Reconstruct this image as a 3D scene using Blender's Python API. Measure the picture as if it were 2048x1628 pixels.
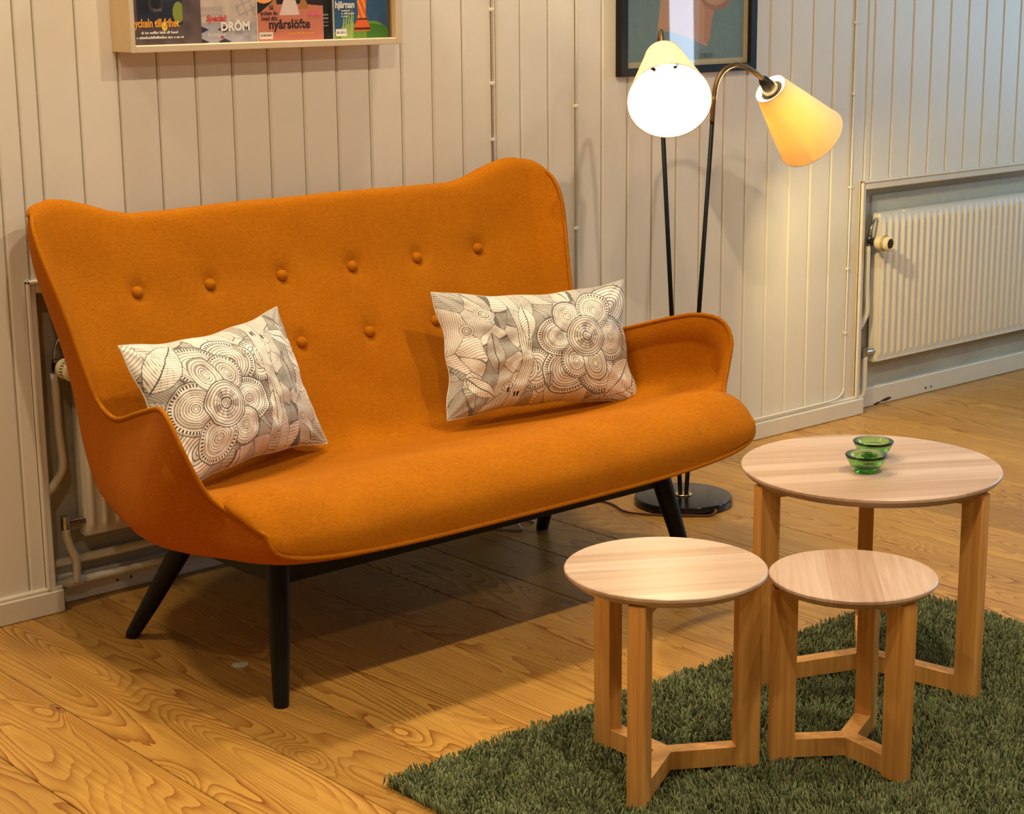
import bpy, math, random
import numpy as np
from mathutils import Vector, Matrix

for o in list(bpy.data.objects):
    bpy.data.objects.remove(o, do_unlink=True)
scn = bpy.context.scene
COL = scn.collection
rnd = random.Random(7)
nrg = np.random.default_rng(11)

# ------------------------------------------------------------------ camera
cam_d = bpy.data.cameras.new('camera')
cam_d.sensor_fit = 'HORIZONTAL'
cam_d.sensor_width = 36.0
cam_d.lens = 3660.72 / 2048 * 36.0
cam_d.clip_start = 0.05
cam = bpy.data.objects.new('camera', cam_d)
COL.objects.link(cam)
_r = (0.7550328903634924, -0.6556168218327428, -0.009587356219740245)
_u = (0.15441107544210314, 0.1635769407382308, 0.9743714919062105)
_f = (0.637246070407785, 0.737162917806271, -0.22474046889953164)
cam.matrix_world = Matrix(((_r[0], _u[0], -_f[0], 0.0), (_r[1], _u[1], -_f[1], -3.54),
                           (_r[2], _u[2], -_f[2], 1.32954595), (0, 0, 0, 1)))
scn.camera = cam

# ------------------------------------------------------------------ world, lights, exposure
scn.view_settings.view_transform = 'Standard'
scn.view_settings.look = 'None'
scn.view_settings.gamma = 1.0
scn.view_settings.use_curve_mapping = False
scn.view_settings.exposure = 0.0
wd = bpy.data.worlds.new('world')
scn.world = wd
wd.use_nodes = True
wd.node_tree.nodes['Background'].inputs['Color'].default_value = (0.55, 0.68, 0.9, 1)
wd.node_tree.nodes['Background'].inputs['Strength'].default_value = 1.0


def area_light(name, loc, target, size, energy, color, size_y=None, shape=None, spread=None):
    d = bpy.data.lights.new(name, 'AREA')
    d.energy = energy
    d.color = color
    d.size = size
    if size_y:
        d.shape = 'RECTANGLE'
        d.size_y = size_y
    if shape:
        d.shape = shape
    if spread:
        d.spread = spread
    o = bpy.data.objects.new(name, d)
    COL.objects.link(o)
    o.location = loc
    o.rotation_euler = (Vector(target) - Vector(loc)).to_track_quat('-Z', 'Y').to_euler()
    return o


WARM = (1.0, 0.79, 0.52)
# rows of ceiling spotlights that run along the panelled wall
for lx, pw in ((0.2, 14), (1.45, 22), (2.7, 29)):
    area_light('ceiling_spot', (lx, -2.31, 2.76), (lx, -2.2, 0), 0.08, pw, WARM, shape='DISK')
for lx, pw in ((0.75, 19), (1.9, 21), (2.9, 20)):
    area_light('ceiling_spot', (lx, -0.26, 2.76), (lx, -0.55, 0), 0.22, pw, WARM, shape='DISK')
for lx, pw in ((0.9, 12), (3.0, 17)):
    area_light('ceiling_spot', (lx, -4.1, 2.76), (lx, -3.7, 0), 0.12, pw, WARM, shape='DISK')
# daylight through the two windows of the right-hand wall
area_light('daylight', (6.95, -1.35, 1.55), (0, -1.5, 1.1), 1.5, 34, (0.36, 0.72, 1.0), size_y=1.5)
area_light('daylight', (6.95, -3.18, 1.45), (0, -3.18, 1.2), 0.17, 10, (0.6, 0.78, 1.0), size_y=1.9)
scn.cycles.max_bounces = 7
scn.cycles.diffuse_bounces = 3
scn.cycles.glossy_bounces = 3
scn.cycles.transmission_bounces = 7
scn.cycles.caustics_reflective = False
scn.cycles.caustics_refractive = False
scn.cycles.adaptive_threshold = 0.06


# ------------------------------------------------------------------ node helpers
class NT:
    def __init__(self, name):
        self.m = bpy.data.materials.new(name)
        self.m.use_nodes = True
        self.t = self.m.node_tree
        self.b = self.t.nodes['Principled BSDF']

    def n(self, typ, **kw):
        nd = self.t.nodes.new(typ)
        for k, v in kw.items():
            setattr(nd, k, v)
        return nd

    def l(self, a, b):
        self.t.links.new(a, b)

    def val(self, sock, v):
        if hasattr(v, 'is_linked') or isinstance(v, bpy.types.NodeSocket):
            self.l(v, sock)
        else:
            sock.default_value = v

    def math(self, op, a, b=None, c=None, clamp=False):
        nd = self.n('ShaderNodeMath', operation=op, use_clamp=clamp)
        self.val(nd.inputs[0], a)
        if b is not None:
            self.val(nd.inputs[1], b)
        if c is not None:
            self.val(nd.inputs[2], c)
        return nd.outputs[0]

    def vmath(self, op, a, b=None):
        nd = self.n('ShaderNodeVectorMath', operation=op)
        self.val(nd.inputs[0], a)
        if b is not None:
            self.val(nd.inputs[1], b)
        return nd.outputs[0]

    def noise(self, vec, scale, detail=2.0, rough=0.5, dist=0.0):
        nd = self.n('ShaderNodeTexNoise')
        if vec is not None:
            self.l(vec, nd.inputs['Vector'])
        nd.inputs['Scale'].default_value = scale
        nd.inputs['Detail'].default_value = detail
        nd.inputs['Roughness'].default_value = rough
        nd.inputs['Distortion'].default_value = dist
        return nd.outputs['Fac']

    def ramp(self, fac, stops):
        nd = self.n('ShaderNodeValToRGB')
        self.l(fac, nd.inputs['Fac'])
        e = nd.color_ramp.elements
        while len(e) < len(stops):
            e.new(0.5)
        for i, (p, c) in enumerate(stops):
            e[i].position = p
            e[i].color = (*c, 1)
        return nd.outputs['Color']

    def mix(self, fac, a, b, blend='MIX'):
        nd = self.n('ShaderNodeMix', data_type='RGBA', blend_type=blend)
        self.val(nd.inputs[0], fac)
        for s, v in ((nd.inputs[6], a), (nd.inputs[7], b)):
            if isinstance(v, tuple):
                s.default_value = (*v[:3], 1)
            else:
                self.l(v, s)
        return nd.outputs[2]

    def bump(self, h, strength=0.3, dist=0.01):
        nd = self.n('ShaderNodeBump')
        self.l(h, nd.inputs['Height'])
        nd.inputs['Strength'].default_value = strength
        nd.inputs['Distance'].default_value = dist
        self.l(nd.outputs['Normal'], self.b.inputs['Normal'])

    def coord(self, which='Object'):
        return self.n('ShaderNodeTexCoord').outputs[which]

    def mapping(self, vec, scale=(1, 1, 1), loc=(0, 0, 0), rot=(0, 0, 0)):
        nd = self.n('ShaderNodeMapping')
        self.l(vec, nd.inputs['Vector'])
        nd.inputs['Scale'].default_value = scale
        nd.inputs['Location'].default_value = loc
        nd.inputs['Rotation'].default_value = rot
        return nd.outputs['Vector']

    def set(self, **kw):
        for k, v in kw.items():
            s = self.b.inputs[k.replace('_', ' ')]
            if isinstance(v, tuple):
                s.default_value = (*v[:3], 1) if len(s.default_value) == 4 else v
            elif isinstance(v, bpy.types.NodeSocket):
                self.l(v, s)
            else:
                s.default_value = v
        return self


def simple(name, col, rough=0.5, metal=0.0, var=0.06, nscale=40, bump=0.0, bscale=200, **kw):
    t = NT(name)
    co = t.coord()
    f = t.noise(co, nscale, 3)
    dark = tuple(c * (1 - var) for c in col)
    lite = tuple(min(1, c * (1 + var)) for c in col)
    t.set(Base_Color=t.mix(f, dark, lite), Roughness=rough, Metallic=metal, **kw)
    if bump > 0.3:
        t.bump(t.noise(co, bscale, 2), bump, 0.002)
    return t.m


def attr_mat(name, attr='Col', rough=0.6, tint=None, fine=0.0, **kw):
    t = NT(name)
    a = t.n('ShaderNodeAttribute', attribute_name=attr)
    c = a.outputs['Color']
    if fine:
        f = t.noise(t.coord(), 900, 2)
        c = t.mix(fine, c, t.mix(f, (0.5, 0.5, 0.5), (1.4, 1.4, 1.4)), 'MULTIPLY')
    t.set(Base_Color=c, Roughness=rough, **kw)
    return t.m


def pine_floor():
    t = NT('pine_floor')
    oi = t.n('ShaderNodeObjectInfo')
    co = t.coord()
    rv = t.math('MULTIPLY', oi.outputs['Random'], 57.0)
    cb = t.n('ShaderNodeCombineXYZ')
    t.l(rv, cb.inputs[0]); t.l(t.math('MULTIPLY', rv, 3.3), cb.inputs[1])
    v = t.vmath('ADD', co, cb.outputs[0])
    # knots
    vm = t.mapping(v, (5.2, 2.3, 0.0))
    vo = t.n('ShaderNodeTexVoronoi', feature='F1')
    t.l(vm, vo.inputs['Vector'])
    vo.inputs['Scale'].default_value = 1.0
    kd = vo.outputs['Distance']
    kbulge = t.math('POWER', t.math('SUBTRACT', 1.0, t.math('MULTIPLY', kd, 2.6), clamp=True), 2.0)
    # growth rings: contour lines of a long stretched field
    g = t.noise(t.mapping(v, (8.0, 0.85, 0.0)), 1.0, 1.2, 0.35, 0.25)
    g = t.math('ADD', t.math('MULTIPLY', g, 1.15), t.math('MULTIPLY', kbulge, 0.34))
    wob = t.noise(t.mapping(v, (60, 14, 0)), 1.0, 2)
    ph = t.math('ADD', t.math('MULTIPLY', g, 30.0), t.math('MULTIPLY', wob, 0.55))
    saw = t.math('FRACT', ph)
    ring = t.math('POWER', saw, 2.6)
    straight = t.noise(t.mapping(v, (150, 1.6, 0)), 1.0, 3)
    broad = t.noise(t.mapping(v, (12, 0.9, 0)), 1.0, 2)
    sel = t.math('MULTIPLY', t.math('SUBTRACT', broad, 0.33, clamp=True), 3.2, clamp=True)
    ringf = t.math('MULTIPLY', ring, t.math('ADD', 0.22, t.math('MULTIPLY', sel, 0.95)), clamp=True)
    base = t.ramp(straight, [(0.25, (0.415, 0.21, 0.036)), (0.75, (0.565, 0.325, 0.076))])
    hsv = t.n('ShaderNodeHueSaturation')
    t.l(base, hsv.inputs['Color'])
    t.l(t.math('ADD', 0.82, t.math('MULTIPLY', oi.outputs['Random'], 0.34)), hsv.inputs['Value'])
    c = t.mix(ringf, hsv.outputs[0], (0.25, 0.085, 0.014))
    # knot centres: only some cells carry one
    wn = t.n('ShaderNodeSeparateColor')
    t.l(vo.outputs['Color'], wn.inputs[0])
    has = t.math('GREATER_THAN', wn.outputs[0], 0.42)
    kc = t.math('MULTIPLY', t.math('LESS_THAN', kd, 0.052), has)
    kr = t.math('MULTIPLY', t.math('LESS_THAN', kd, 0.080), has)
    c = t.mix(t.math('MULTIPLY', kr, 0.55), c, (0.20, 0.07, 0.02))
    c = t.mix(t.math('MULTIPLY', kc, 0.85), c, (0.075, 0.022, 0.008))
    t.set(Base_Color=c, Roughness=t.math('ADD', 0.27, t.math('MULTIPLY', straight, 0.16)))
    t.b.inputs['Specular IOR Level'].default_value = 0.42
    return t.m


def oak(name, light, dark, stave=0.0, ang=0.0, axis='Z', rough=0.45):
    t = NT(name)
    oi = t.n('ShaderNodeObjectInfo')
    co = t.coord()
    rv = t.math('MULTIPLY', oi.outputs['Random'], 41.0)
    cb = t.n('ShaderNodeCombineXYZ')
    t.l(rv, cb.inputs[0]); t.l(rv, cb.inputs[2])
    if stave:
        rot = t.mapping(co, rot=(0, 0, ang))
        sp = t.n('ShaderNodeSeparateXYZ')
        t.l(rot, sp.inputs[0])
        idx = t.math('FLOOR', t.math('DIVIDE', sp.outputs[1], stave))
        wn = t.n('ShaderNodeTexWhiteNoise', noise_dimensions='1D')
        t.l(t.math('ADD', idx, rv), wn.inputs['W'])
        cb2 = t.n('ShaderNodeCombineXYZ')
        t.l(t.math('MULTIPLY', wn.outputs['Value'], 30.0), cb2.inputs[0])
        v = t.vmath('ADD', rot, cb2.outputs[0])
        gm = (3.0, 70, 3.0)
    else:
        v = t.vmath('ADD', co, cb.outputs[0])
        gm = {'Z': (70, 70, 2.6), 'X': (3, 60, 60)}[axis]
    g1 = t.noise(t.mapping(v, gm), 1.0, 3, 0.55, 0.3)
    g2 = t.noise(t.mapping(v, tuple(x * 4 for x in gm)), 1.0, 2)
    f = t.math('ADD', t.math('MULTIPLY', g1, 0.75), t.math('MULTIPLY', g2, 0.25))
    c = t.ramp(f, [(0.32, dark), (0.66, light)])
    if stave:
        hs = t.n('ShaderNodeHueSaturation')
        t.l(c, hs.inputs['Color'])
        t.l(t.math('ADD', 0.85, t.math('MULTIPLY', wn.outputs['Value'], 0.27)), hs.inputs['Value'])
        t.l(t.math('ADD', 1.1, t.math('MULTIPLY', wn.outputs['Value'], -0.3)), hs.inputs['Saturation'])
        c = hs.outputs[0]
    t.set(Base_Color=c, Roughness=rough)
    return t.m


def fabric(name, lite, dark, bump=0.25):
    t = NT(name)
    co = t.coord()
    fine = t.noise(co, 520, 3, 0.7)
    mid = t.noise(t.mapping(co, (1, 1, 3.0)), 95, 3, 0.6)
    big = t.noise(co, 9, 2)
    f = t.math('ADD', t.math('MULTIPLY', fine, 0.55),
               t.math('ADD', t.math('MULTIPLY', mid, 0.3), t.math('MULTIPLY', big, 0.15)))
    t.set(Base_Color=t.ramp(f, [(0.36, dark), (0.62, lite)]), Roughness=0.92)
    t.b.inputs['Specular IOR Level'].default_value = 0.12
    t.b.inputs['Sheen Weight'].default_value = 0.05
    t.b.inputs['Sheen Roughness'].default_value = 0.4
    t.b.inputs['Sheen Tint'].default_value = (1.0, 0.55, 0.15, 1)
    t.bump(t.math('ADD', fine, mid), bump, 0.002)
    return t.m


def emit(name, col, strength):
    t = NT(name)
    t.set(Base_Color=col, Emission_Color=col, Emission_Strength=strength)
    return t.m


def shade_mat():
    t = NT('pleated_shade_fabric')
    co = t.coord()
    f = t.noise(co, 350, 3)
    col = t.mix(f, (0.80, 0.72, 0.58), (0.92, 0.86, 0.74))
    d = t.n('ShaderNodeBsdfDiffuse')
    tr = t.n('ShaderNodeBsdfTranslucent')
    t.l(col, d.inputs['Color'])
    tr.inputs['Color'].default_value = (1.0, 0.72, 0.22, 1)
    mx = t.n('ShaderNodeMixShader')
    mx.inputs[0].default_value = 0.23
    t.l(d.outputs[0], mx.inputs[1]); t.l(tr.outputs[0], mx.inputs[2])
    out = t.t.nodes['Material Output']
    t.l(mx.outputs[0], out.inputs['Surface'])
    return t.m


def green_glass():
    t = NT('green_glass')
    t.set(Base_Color=(0.62, 0.86, 0.50), Roughness=0.02, IOR=1.5)
    t.b.inputs['Transmission Weight'].default_value = 1.0
    va = t.n('ShaderNodeVolumeAbsorption')
    va.inputs['Color'].default_value = (0.22, 0.80, 0.12, 1)
    va.inputs['Density'].default_value = 48
    t.l(va.outputs[0], t.t.nodes['Material Output'].inputs['Volume'])
    return t.m


def thin_glass():
    t = NT('picture_glass')
    tp = t.n('ShaderNodeBsdfTransparent')
    gl = t.n('ShaderNodeBsdfGlossy')
    gl.inputs['Roughness'].default_value = 0.015
    ge = t.n('ShaderNodeNewGeometry')
    dt = t.n('ShaderNodeVectorMath', operation='DOT_PRODUCT')
    t.l(ge.outputs['Incoming'], dt.inputs[0]); t.l(ge.outputs['Normal'], dt.inputs[1])
    sch = t.math('POWER', t.math('SUBTRACT', 1.0, t.math('ABSOLUTE', dt.outputs['Value']), clamp=True), 5.0)
    mx = t.n('ShaderNodeMixShader')
    t.l(t.math('ADD', 0.045, t.math('MULTIPLY', sch, 0.9)), mx.inputs[0])
    t.l(tp.outputs[0], mx.inputs[1]); t.l(gl.outputs[0], mx.inputs[2])
    t.l(mx.outputs[0], t.t.nodes['Material Output'].inputs['Surface'])
    return t.m


def plaster():
    t = NT('recess_plaster')
    co = t.coord()
    big = t.noise(t.mapping(co, (3, 1, 6)), 1.5, 4, 0.6)
    fine = t.noise(co, 260, 3)
    c = t.ramp(big, [(0.35, (0.37, 0.35, 0.28)), (0.65, (0.52, 0.50, 0.42))])
    t.set(Base_Color=t.mix(t.math('MULTIPLY', fine, 0.3), c, (0.62, 0.61, 0.54)), Roughness=0.85)
    t.bump(fine, 0.4, 0.003)
    return t.m


def wall_paint():
    t = NT('cream_board_paint')
    oi = t.n('ShaderNodeObjectInfo')
    co = t.coord()
    f = t.noise(co, 14, 3)
    c = t.mix(f, (0.735, 0.70, 0.62), (0.785, 0.755, 0.68))
    hs = t.n('ShaderNodeHueSaturation')
    t.l(c, hs.inputs['Color'])
    t.l(t.math('ADD', 0.985, t.math('MULTIPLY', oi.outputs['Random'], 0.03)), hs.inputs['Value'])
    t.set(Base_Color=hs.outputs[0], Roughness=0.42)
    return t.m


M = dict(
    floor=pine_floor(),
    oak_top=oak('oiled_oak_top', (0.565, 0.405, 0.305), (0.44, 0.295, 0.205), stave=0.045, ang=0.55, rough=0.33),
    oak_top_b=oak('oiled_oak_top_b', (0.60, 0.43, 0.335), (0.47, 0.31, 0.225), stave=0.042, ang=-0.75, rough=0.33),
    oak_leg=oak('oiled_oak_leg', (0.80, 0.43, 0.12), (0.56, 0.25, 0.055)),
    orange=fabric('orange_wool', (0.485, 0.166, 0.003), (0.325, 0.095, 0.001)),
    orange_shell=fabric('orange_wool_shell', (0.46, 0.132, 0.002), (0.31, 0.076, 0.001)),
    black=simple('black_stained_wood', (0.005, 0.006, 0.005), 0.45, Specular_IOR_Level=0.22, var=0.3, nscale=30, bump=0.05),
    paint=wall_paint(),
    base=simple('baseboard_paint', (0.72, 0.67, 0.57), 0.45, var=0.04, nscale=25, bump=0.06),
    plaster=plaster(),
    rad=simple('radiator_enamel', (0.80, 0.785, 0.71), 0.42, var=0.03, nscale=15, bump=0.05, bscale=150),
    ceil=simple('ceiling_paint', (0.40, 0.36, 0.30), 0.8),
    ivory=simple('ivory_plastic', (0.72, 0.62, 0.38), 0.4),
    darkp=simple('black_plastic', (0.015, 0.015, 0.018), 0.35, var=0.2),
    steel=simple('aged_steel', (0.45, 0.42, 0.36), 0.32, 1.0, var=0.2),
    rust=simple('rust_mark', (0.06, 0.018, 0.012), 0.8),
    lacquer=simple('black_lacquer', (0.008, 0.008, 0.009), 0.16, var=0.2),
    brass=simple('aged_brass', (0.17, 0.105, 0.045), 0.42, 0.8, var=0.25, nscale=120),
    brass_b=simple('bright_brass', (0.75, 0.58, 0.25), 0.22, 1.0),
    shade=shade_mat(),
    bulb=emit('lamp_bulb', (1.0, 0.76, 0.42), 300.0),
    bulb2=emit('lamp_bulb_b', (1.0, 0.76, 0.36), 950.0),
    glass=green_glass(),
    pglass=thin_glass(),
    cord=simple('brown_cord', (0.10, 0.03, 0.018), 0.5),
    wcord=simple('white_cord', (0.70, 0.66, 0.56), 0.45),
    birch=simple('birch_ply', (0.62, 0.46, 0.26), 0.5, var=0.12, nscale=18),
    birch_f=simple('birch_front', (0.66, 0.54, 0.39), 0.5, var=0.06, nscale=25),
    frame=simple('black_frame', (0.010, 0.009, 0.010), 0.45, Specular_IOR_Level=0.2, var=0.2),
    print_=attr_mat('printed_cover', rough=0.35),
    poster=attr_mat('poster_print', rough=0.6),
    pillow=attr_mat('ink_drawn_cotton', rough=0.9, fine=0.25),
    pile=attr_mat('green_wool_pile', rough=1.0),
    rugbase=simple('rug_backing', (0.035, 0.042, 0.02), 1.0),
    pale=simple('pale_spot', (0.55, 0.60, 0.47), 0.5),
    txt_orange=simple('ink_orange', (0.80, 0.36, 0.05), 0.4),
    txt_white=simple('ink_white', (0.80, 0.78, 0.74), 0.4),
    txt_black=simple('ink_black', (0.03, 0.018, 0.02), 0.4),
    txt_red=simple('ink_red', (0.60, 0.05, 0.06), 0.4),
    txt_pink=simple('ink_pink', (0.75, 0.16, 0.22), 0.4),
    txt_grey=simple('ink_grey', (0.33, 0.33, 0.34), 0.4),
    txt_teal=simple('ink_teal', (0.09, 0.13, 0.11), 0.5),
)
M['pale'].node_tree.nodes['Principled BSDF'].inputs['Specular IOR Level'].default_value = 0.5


# ------------------------------------------------------------------ mesh helpers
ORI = {}


def tag(o, label=None, cat=None, group=None, kind=None):
    if label: o['label'] = label
    if cat: o['category'] = cat
    if group: o['group'] = group
    if kind: o['kind'] = kind
    return o


def empty(name, loc, label=None, cat=None, group=None, kind=None):
    o = bpy.data.objects.new(name, None)
    COL.objects.link(o)
    o.location = loc
    o.empty_display_size = 0.05
    ORI[o] = np.array(loc, float)
    return tag(o, label, cat, group, kind)


class MB:
    def __init__(self):
        self.v = []
        self.f = []
        self.n = 0

    def add(self, verts, faces):
        verts = [tuple(map(float, x)) for x in verts]
        self.v += verts
        self.f += [tuple(int(i) + self.n for i in q) for q in faces]
        self.n += len(verts)
        return self

    def box(self, a, b, bev=0.0):
        (x0, y0, z0), (x1, y1, z1) = a, b
        if bev <= 0:
            v = [(x, y, z) for x in (x0, x1) for y in (y0, y1) for z in (z0, z1)]
            return self.add(v, [(0, 1, 3, 2), (4, 6, 7, 5), (0, 4, 5, 1), (2, 3, 7, 6), (0, 2, 6, 4), (1, 5, 7, 3)])
        c = np.array([(x0 + x1) / 2, (y0 + y1) / 2, (z0 + z1) / 2])
        h = np.array([(x1 - x0) / 2, (y1 - y0) / 2, (z1 - z0) / 2])
        bev = min(bev, h.min() * 0.9)
        vid = {}
        vs = []
        for s in [(a_, b_, c_) for a_ in (-1, 1) for b_ in (-1, 1) for c_ in (-1, 1)]:
            for ax in range(3):
                q = np.array(s) * (h - bev)
                q[ax] = s[ax] * h[ax]
                vid[(s, ax)] = len(vs)
                vs.append(c + q)
        fs = []
        for ax in range(3):
            o1, o2 = [i for i in range(3) if i != ax]
            for sg in (-1, 1):
                q = []
                for a_, b_ in ((-1, -1), (1, -1), (1, 1), (-1, 1)):
                    s = [0, 0, 0]
                    s[ax] = sg; s[o1] = a_; s[o2] = b_
                    q.append(vid[(tuple(s), ax)])
                fs.append(tuple(q))
        for ax in range(3):
            o1, o2 = [i for i in range(3) if i != ax]
            for a_ in (-1, 1):
                for b_ in (-1, 1):
                    s0 = [0, 0, 0]; s0[o1] = a_; s0[o2] = b_
                    s1 = list(s0); s0[ax] = -1; s1[ax] = 1
                    s0 = tuple(s0); s1 = tuple(s1)
                    fs.append((vid[(s0, o1)], vid[(s1, o1)], vid[(s1, o2)], vid[(s0, o2)]))
        for s in [(a_, b_, c_) for a_ in (-1, 1) for b_ in (-1, 1) for c_ in (-1, 1)]:
            fs.append((vid[(s, 0)], vid[(s, 1)], vid[(s, 2)]))
        return self.add(vs, fs)

    def prism(self, poly, z0, z1):
        n = len(poly)
        v = [(x, y, z0) for x, y in poly] + [(x, y, z1) for x, y in poly]
        f = [tuple(range(n - 1, -1, -1)), tuple(range(n, 2 * n))]
        f += [(i, (i + 1) % n, n + (i + 1) % n, n + i) for i in range(n)]
        return self.add(v, f)

    def tube(self, pts, rad, seg=10, closed=False, cap=True):
        P = [Vector(p) for p in pts]
        n = len(P)
        rads = rad if hasattr(rad, '__len__') else [rad] * n
        tang = []
        for i in range(n):
            if closed:
                d = P[(i + 1) % n] - P[i - 1]
            else:
                d = P[min(i + 1, n - 1)] - P[max(i - 1, 0)]
            tang.append(d.normalized())
        ref = Vector((0, 0, 1)) if abs(tang[0].z) < 0.9 else Vector((1, 0, 0))
        u = tang[0].cross(ref).normalized()
        vs = []
        for i in range(n):
            t = tang[i]
            u = (u - t * u.dot(t))
            if u.length < 1e-6:
                u = t.orthogonal()
            u.normalize()
            w = t.cross(u)
            for k in range(seg):
                a = 2 * math.pi * k / seg
                vs.append(P[i] + (u * math.cos(a) + w * math.sin(a)) * rads[i])
        fs = []
        m = n if closed else n - 1
        for i in range(m):
            j = (i + 1) % n
            for k in range(seg):
                l = (k + 1) % seg
                fs.append((i * seg + k, i * seg + l, j * seg + l, j * seg + k))
        if cap and not closed:
            fs.append(tuple(range(seg - 1, -1, -1)))
            fs.append(tuple((n - 1) * seg + k for k in range(seg)))
        return self.add(vs, fs)

    def lathe(self, prof, origin=(0, 0, 0), axis=(0, 0, 1), seg=48, closed=False):
        ax = Vector(axis).normalized()
        u = ax.orthogonal().normalized()
        w = ax.cross(u)
        o = Vector(origin)
        vs = []
        for r, h in prof:
            for k in range(seg):
                a = 2 * math.pi * k / seg
                vs.append(o + ax * h + (u * math.cos(a) + w * math.sin(a)) * r)
        fs = []
        n = len(prof)
        for i in range(n if closed else n - 1):
            j = (i + 1) % n
            for k in range(seg):
                l = (k + 1) % seg
                fs.append((i * seg + k, i * seg + l, j * seg + l, j * seg + k))
        return self.add(vs, fs)

    def grid(self, G, flip=False):
        G = np.asarray(G)
        a, b = G.shape[:2]
        fs = []
        for i in range(a - 1):
            for j in range(b - 1):
                q = (i * b + j, i * b + j + 1, (i + 1) * b + j + 1, (i + 1) * b + j)
                fs.append(q[::-1] if flip else q)
        return self.add(G.reshape(-1, 3), fs)

    def build(self, name, mat, parent=None, smooth=False, loc=None, autosmooth=None):
        me = bpy.data.meshes.new(name)
        off = ORI.get(parent, np.zeros(3)) if parent is not None else np.zeros(3)
        if loc is not None:
            off = np.array(loc, float)
        V = [tuple(np.array(v) - off) for v in self.v] if np.any(off) else self.v
        me.from_pydata(V, [], self.f)
        me.update()
        if smooth:
            me.polygons.foreach_set('use_smooth', [True] * len(me.polygons))
        if autosmooth:
            me.polygons.foreach_set('use_smooth', [True] * len(me.polygons))
            me.set_sharp_from_angle(angle=math.radians(autosmooth))
        me.materials.append(mat)
        o = bpy.data.objects.new(name, me)
        COL.objects.link(o)
        if parent is not None:
            o.parent = parent
            ORI[o] = ORI.get(parent, np.zeros(3))
        else:
            if loc is not None:
                o.location = loc
            ORI[o] = np.array(loc if loc is not None else (0, 0, 0), float)
        return o


def copy_obj(src, loc, parent=None):
    o = src.copy()
    COL.objects.link(o)
    o.location = loc
    if parent is not None:
        o.parent = parent
    return o


def catmull(K, per):
    K = np.asarray(K, float)
    n = len(K)
    out = []
    for i in range(n - 1):
        p0 = K[i - 1] if i > 0 else 2 * K[0] - K[1]
        p1, p2 = K[i], K[i + 1]
        p3 = K[i + 2] if i + 2 < n else 2 * K[-1] - K[-2]
        for k in range(per):
            t = k / per
            out.append(0.5 * ((2 * p1) + (-p0 + p2) * t + (2 * p0 - 5 * p1 + 4 * p2 - p3) * t * t
                              + (-p0 + 3 * p1 - 3 * p2 + p3) * t ** 3))
    out.append(K[-1])
    return np.array(out)


def fast_mesh(name, V, F, mat, parent=None, col=None, smooth=True, loc=None):
    """V (n,3) numpy, F (m,4) or (m,3) numpy, per-vertex colours."""
    me = bpy.data.meshes.new(name)
    off = ORI.get(parent, np.zeros(3)) if parent is not None else np.zeros(3)
    V = np.asarray(V, np.float32) - off.astype(np.float32)
    F = np.asarray(F, np.int32)
    k = F.shape[1]
    me.vertices.add(len(V))
    me.vertices.foreach_set('co', V.ravel())
    me.loops.add(F.size)
    me.loops.foreach_set('vertex_index', F.ravel())
    me.polygons.add(len(F))
    me.polygons.foreach_set('loop_start', np.arange(0, F.size, k, dtype=np.int32))
    me.polygons.foreach_set('loop_total', np.full(len(F), k, np.int32))
    me.update(calc_edges=True)
    me.validate()
    if smooth:
        me.polygons.foreach_set('use_smooth', np.ones(len(F), bool))
    if col is not None:
        a = me.color_attributes.new('Col', 'FLOAT_COLOR', 'POINT')
        c4 = np.ones((len(V), 4), np.float32)
        c4[:, :3] = col
        a.data.foreach_set('color', c4.ravel())
    me.materials.append(mat)
    o = bpy.data.objects.new(name, me)
    COL.objects.link(o)
    if parent is not None:
        o.parent = parent
        ORI[o] = ORI.get(parent, np.zeros(3))
    return o


def grid_faces(a, b, off=0, flip=False):
    i, j = np.meshgrid(np.arange(a - 1), np.arange(b - 1), indexing='ij')
    q = np.stack([i * b + j, i * b + j + 1, (i + 1) * b + j + 1, (i + 1) * b + j], -1).reshape(-1, 4) + off
    return q[:, ::-1] if flip else q


def text(body, size, loc, mat, parent, bold=0.0, shear=0.0, align='LEFT', sx=1.0, name='lettering', space=1.0):
    cu = bpy.data.curves.new('txt', 'FONT')
    cu.body = body
    cu.size = size
    cu.offset = bold
    cu.shear = shear
    cu.align_x = align
    cu.space_character = space
    cu.resolution_u = 3
    tmp = bpy.data.objects.new('txt', cu)
    COL.objects.link(tmp)
    dg = bpy.context.evaluated_depsgraph_get()
    me = bpy.data.meshes.new_from_object(tmp.evaluated_get(dg))
    bpy.data.objects.remove(tmp, do_unlink=True)
    bpy.data.curves.remove(cu)
    off = ORI.get(parent, np.zeros(3))
    n = len(me.vertices)
    co = np.empty(n * 3, np.float32)
    me.vertices.foreach_get('co', co)
    co = co.reshape(-1, 3)
    out = np.zeros_like(co)
    out[:, 0] = co[:, 0] * sx + loc[0] - off[0]
    out[:, 1] = loc[1] - off[1] - co[:, 2]
    out[:, 2] = co[:, 1] + loc[2] - off[2]
    me.vertices.foreach_set('co', out.ravel())
    me.update()
    me.materials.clear()
    me.materials.append(mat)
    o = bpy.data.objects.new(name, me)
    COL.objects.link(o)
    o.parent = parent
    ORI[o] = off
    return o


# ------------------------------------------------------------------ structure: panelled wall
BW = 0.094884
GX0 = 1.7721
Z_TRIM = 0.735
ZC = 2.86
RECESS = ((1.728, 3.02), (4.492, 6.10))   # the radiator niches (outer trim centre lines)
X_END = 7.0
wall_back = MB().box((-1.6, 0.075, 0), (X_END, 0.12, ZC)).build('wall_back', M['plaster'])
tag(wall_back, 'cream painted wall of upright boards behind the orange sofa', kind='structure')


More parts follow.
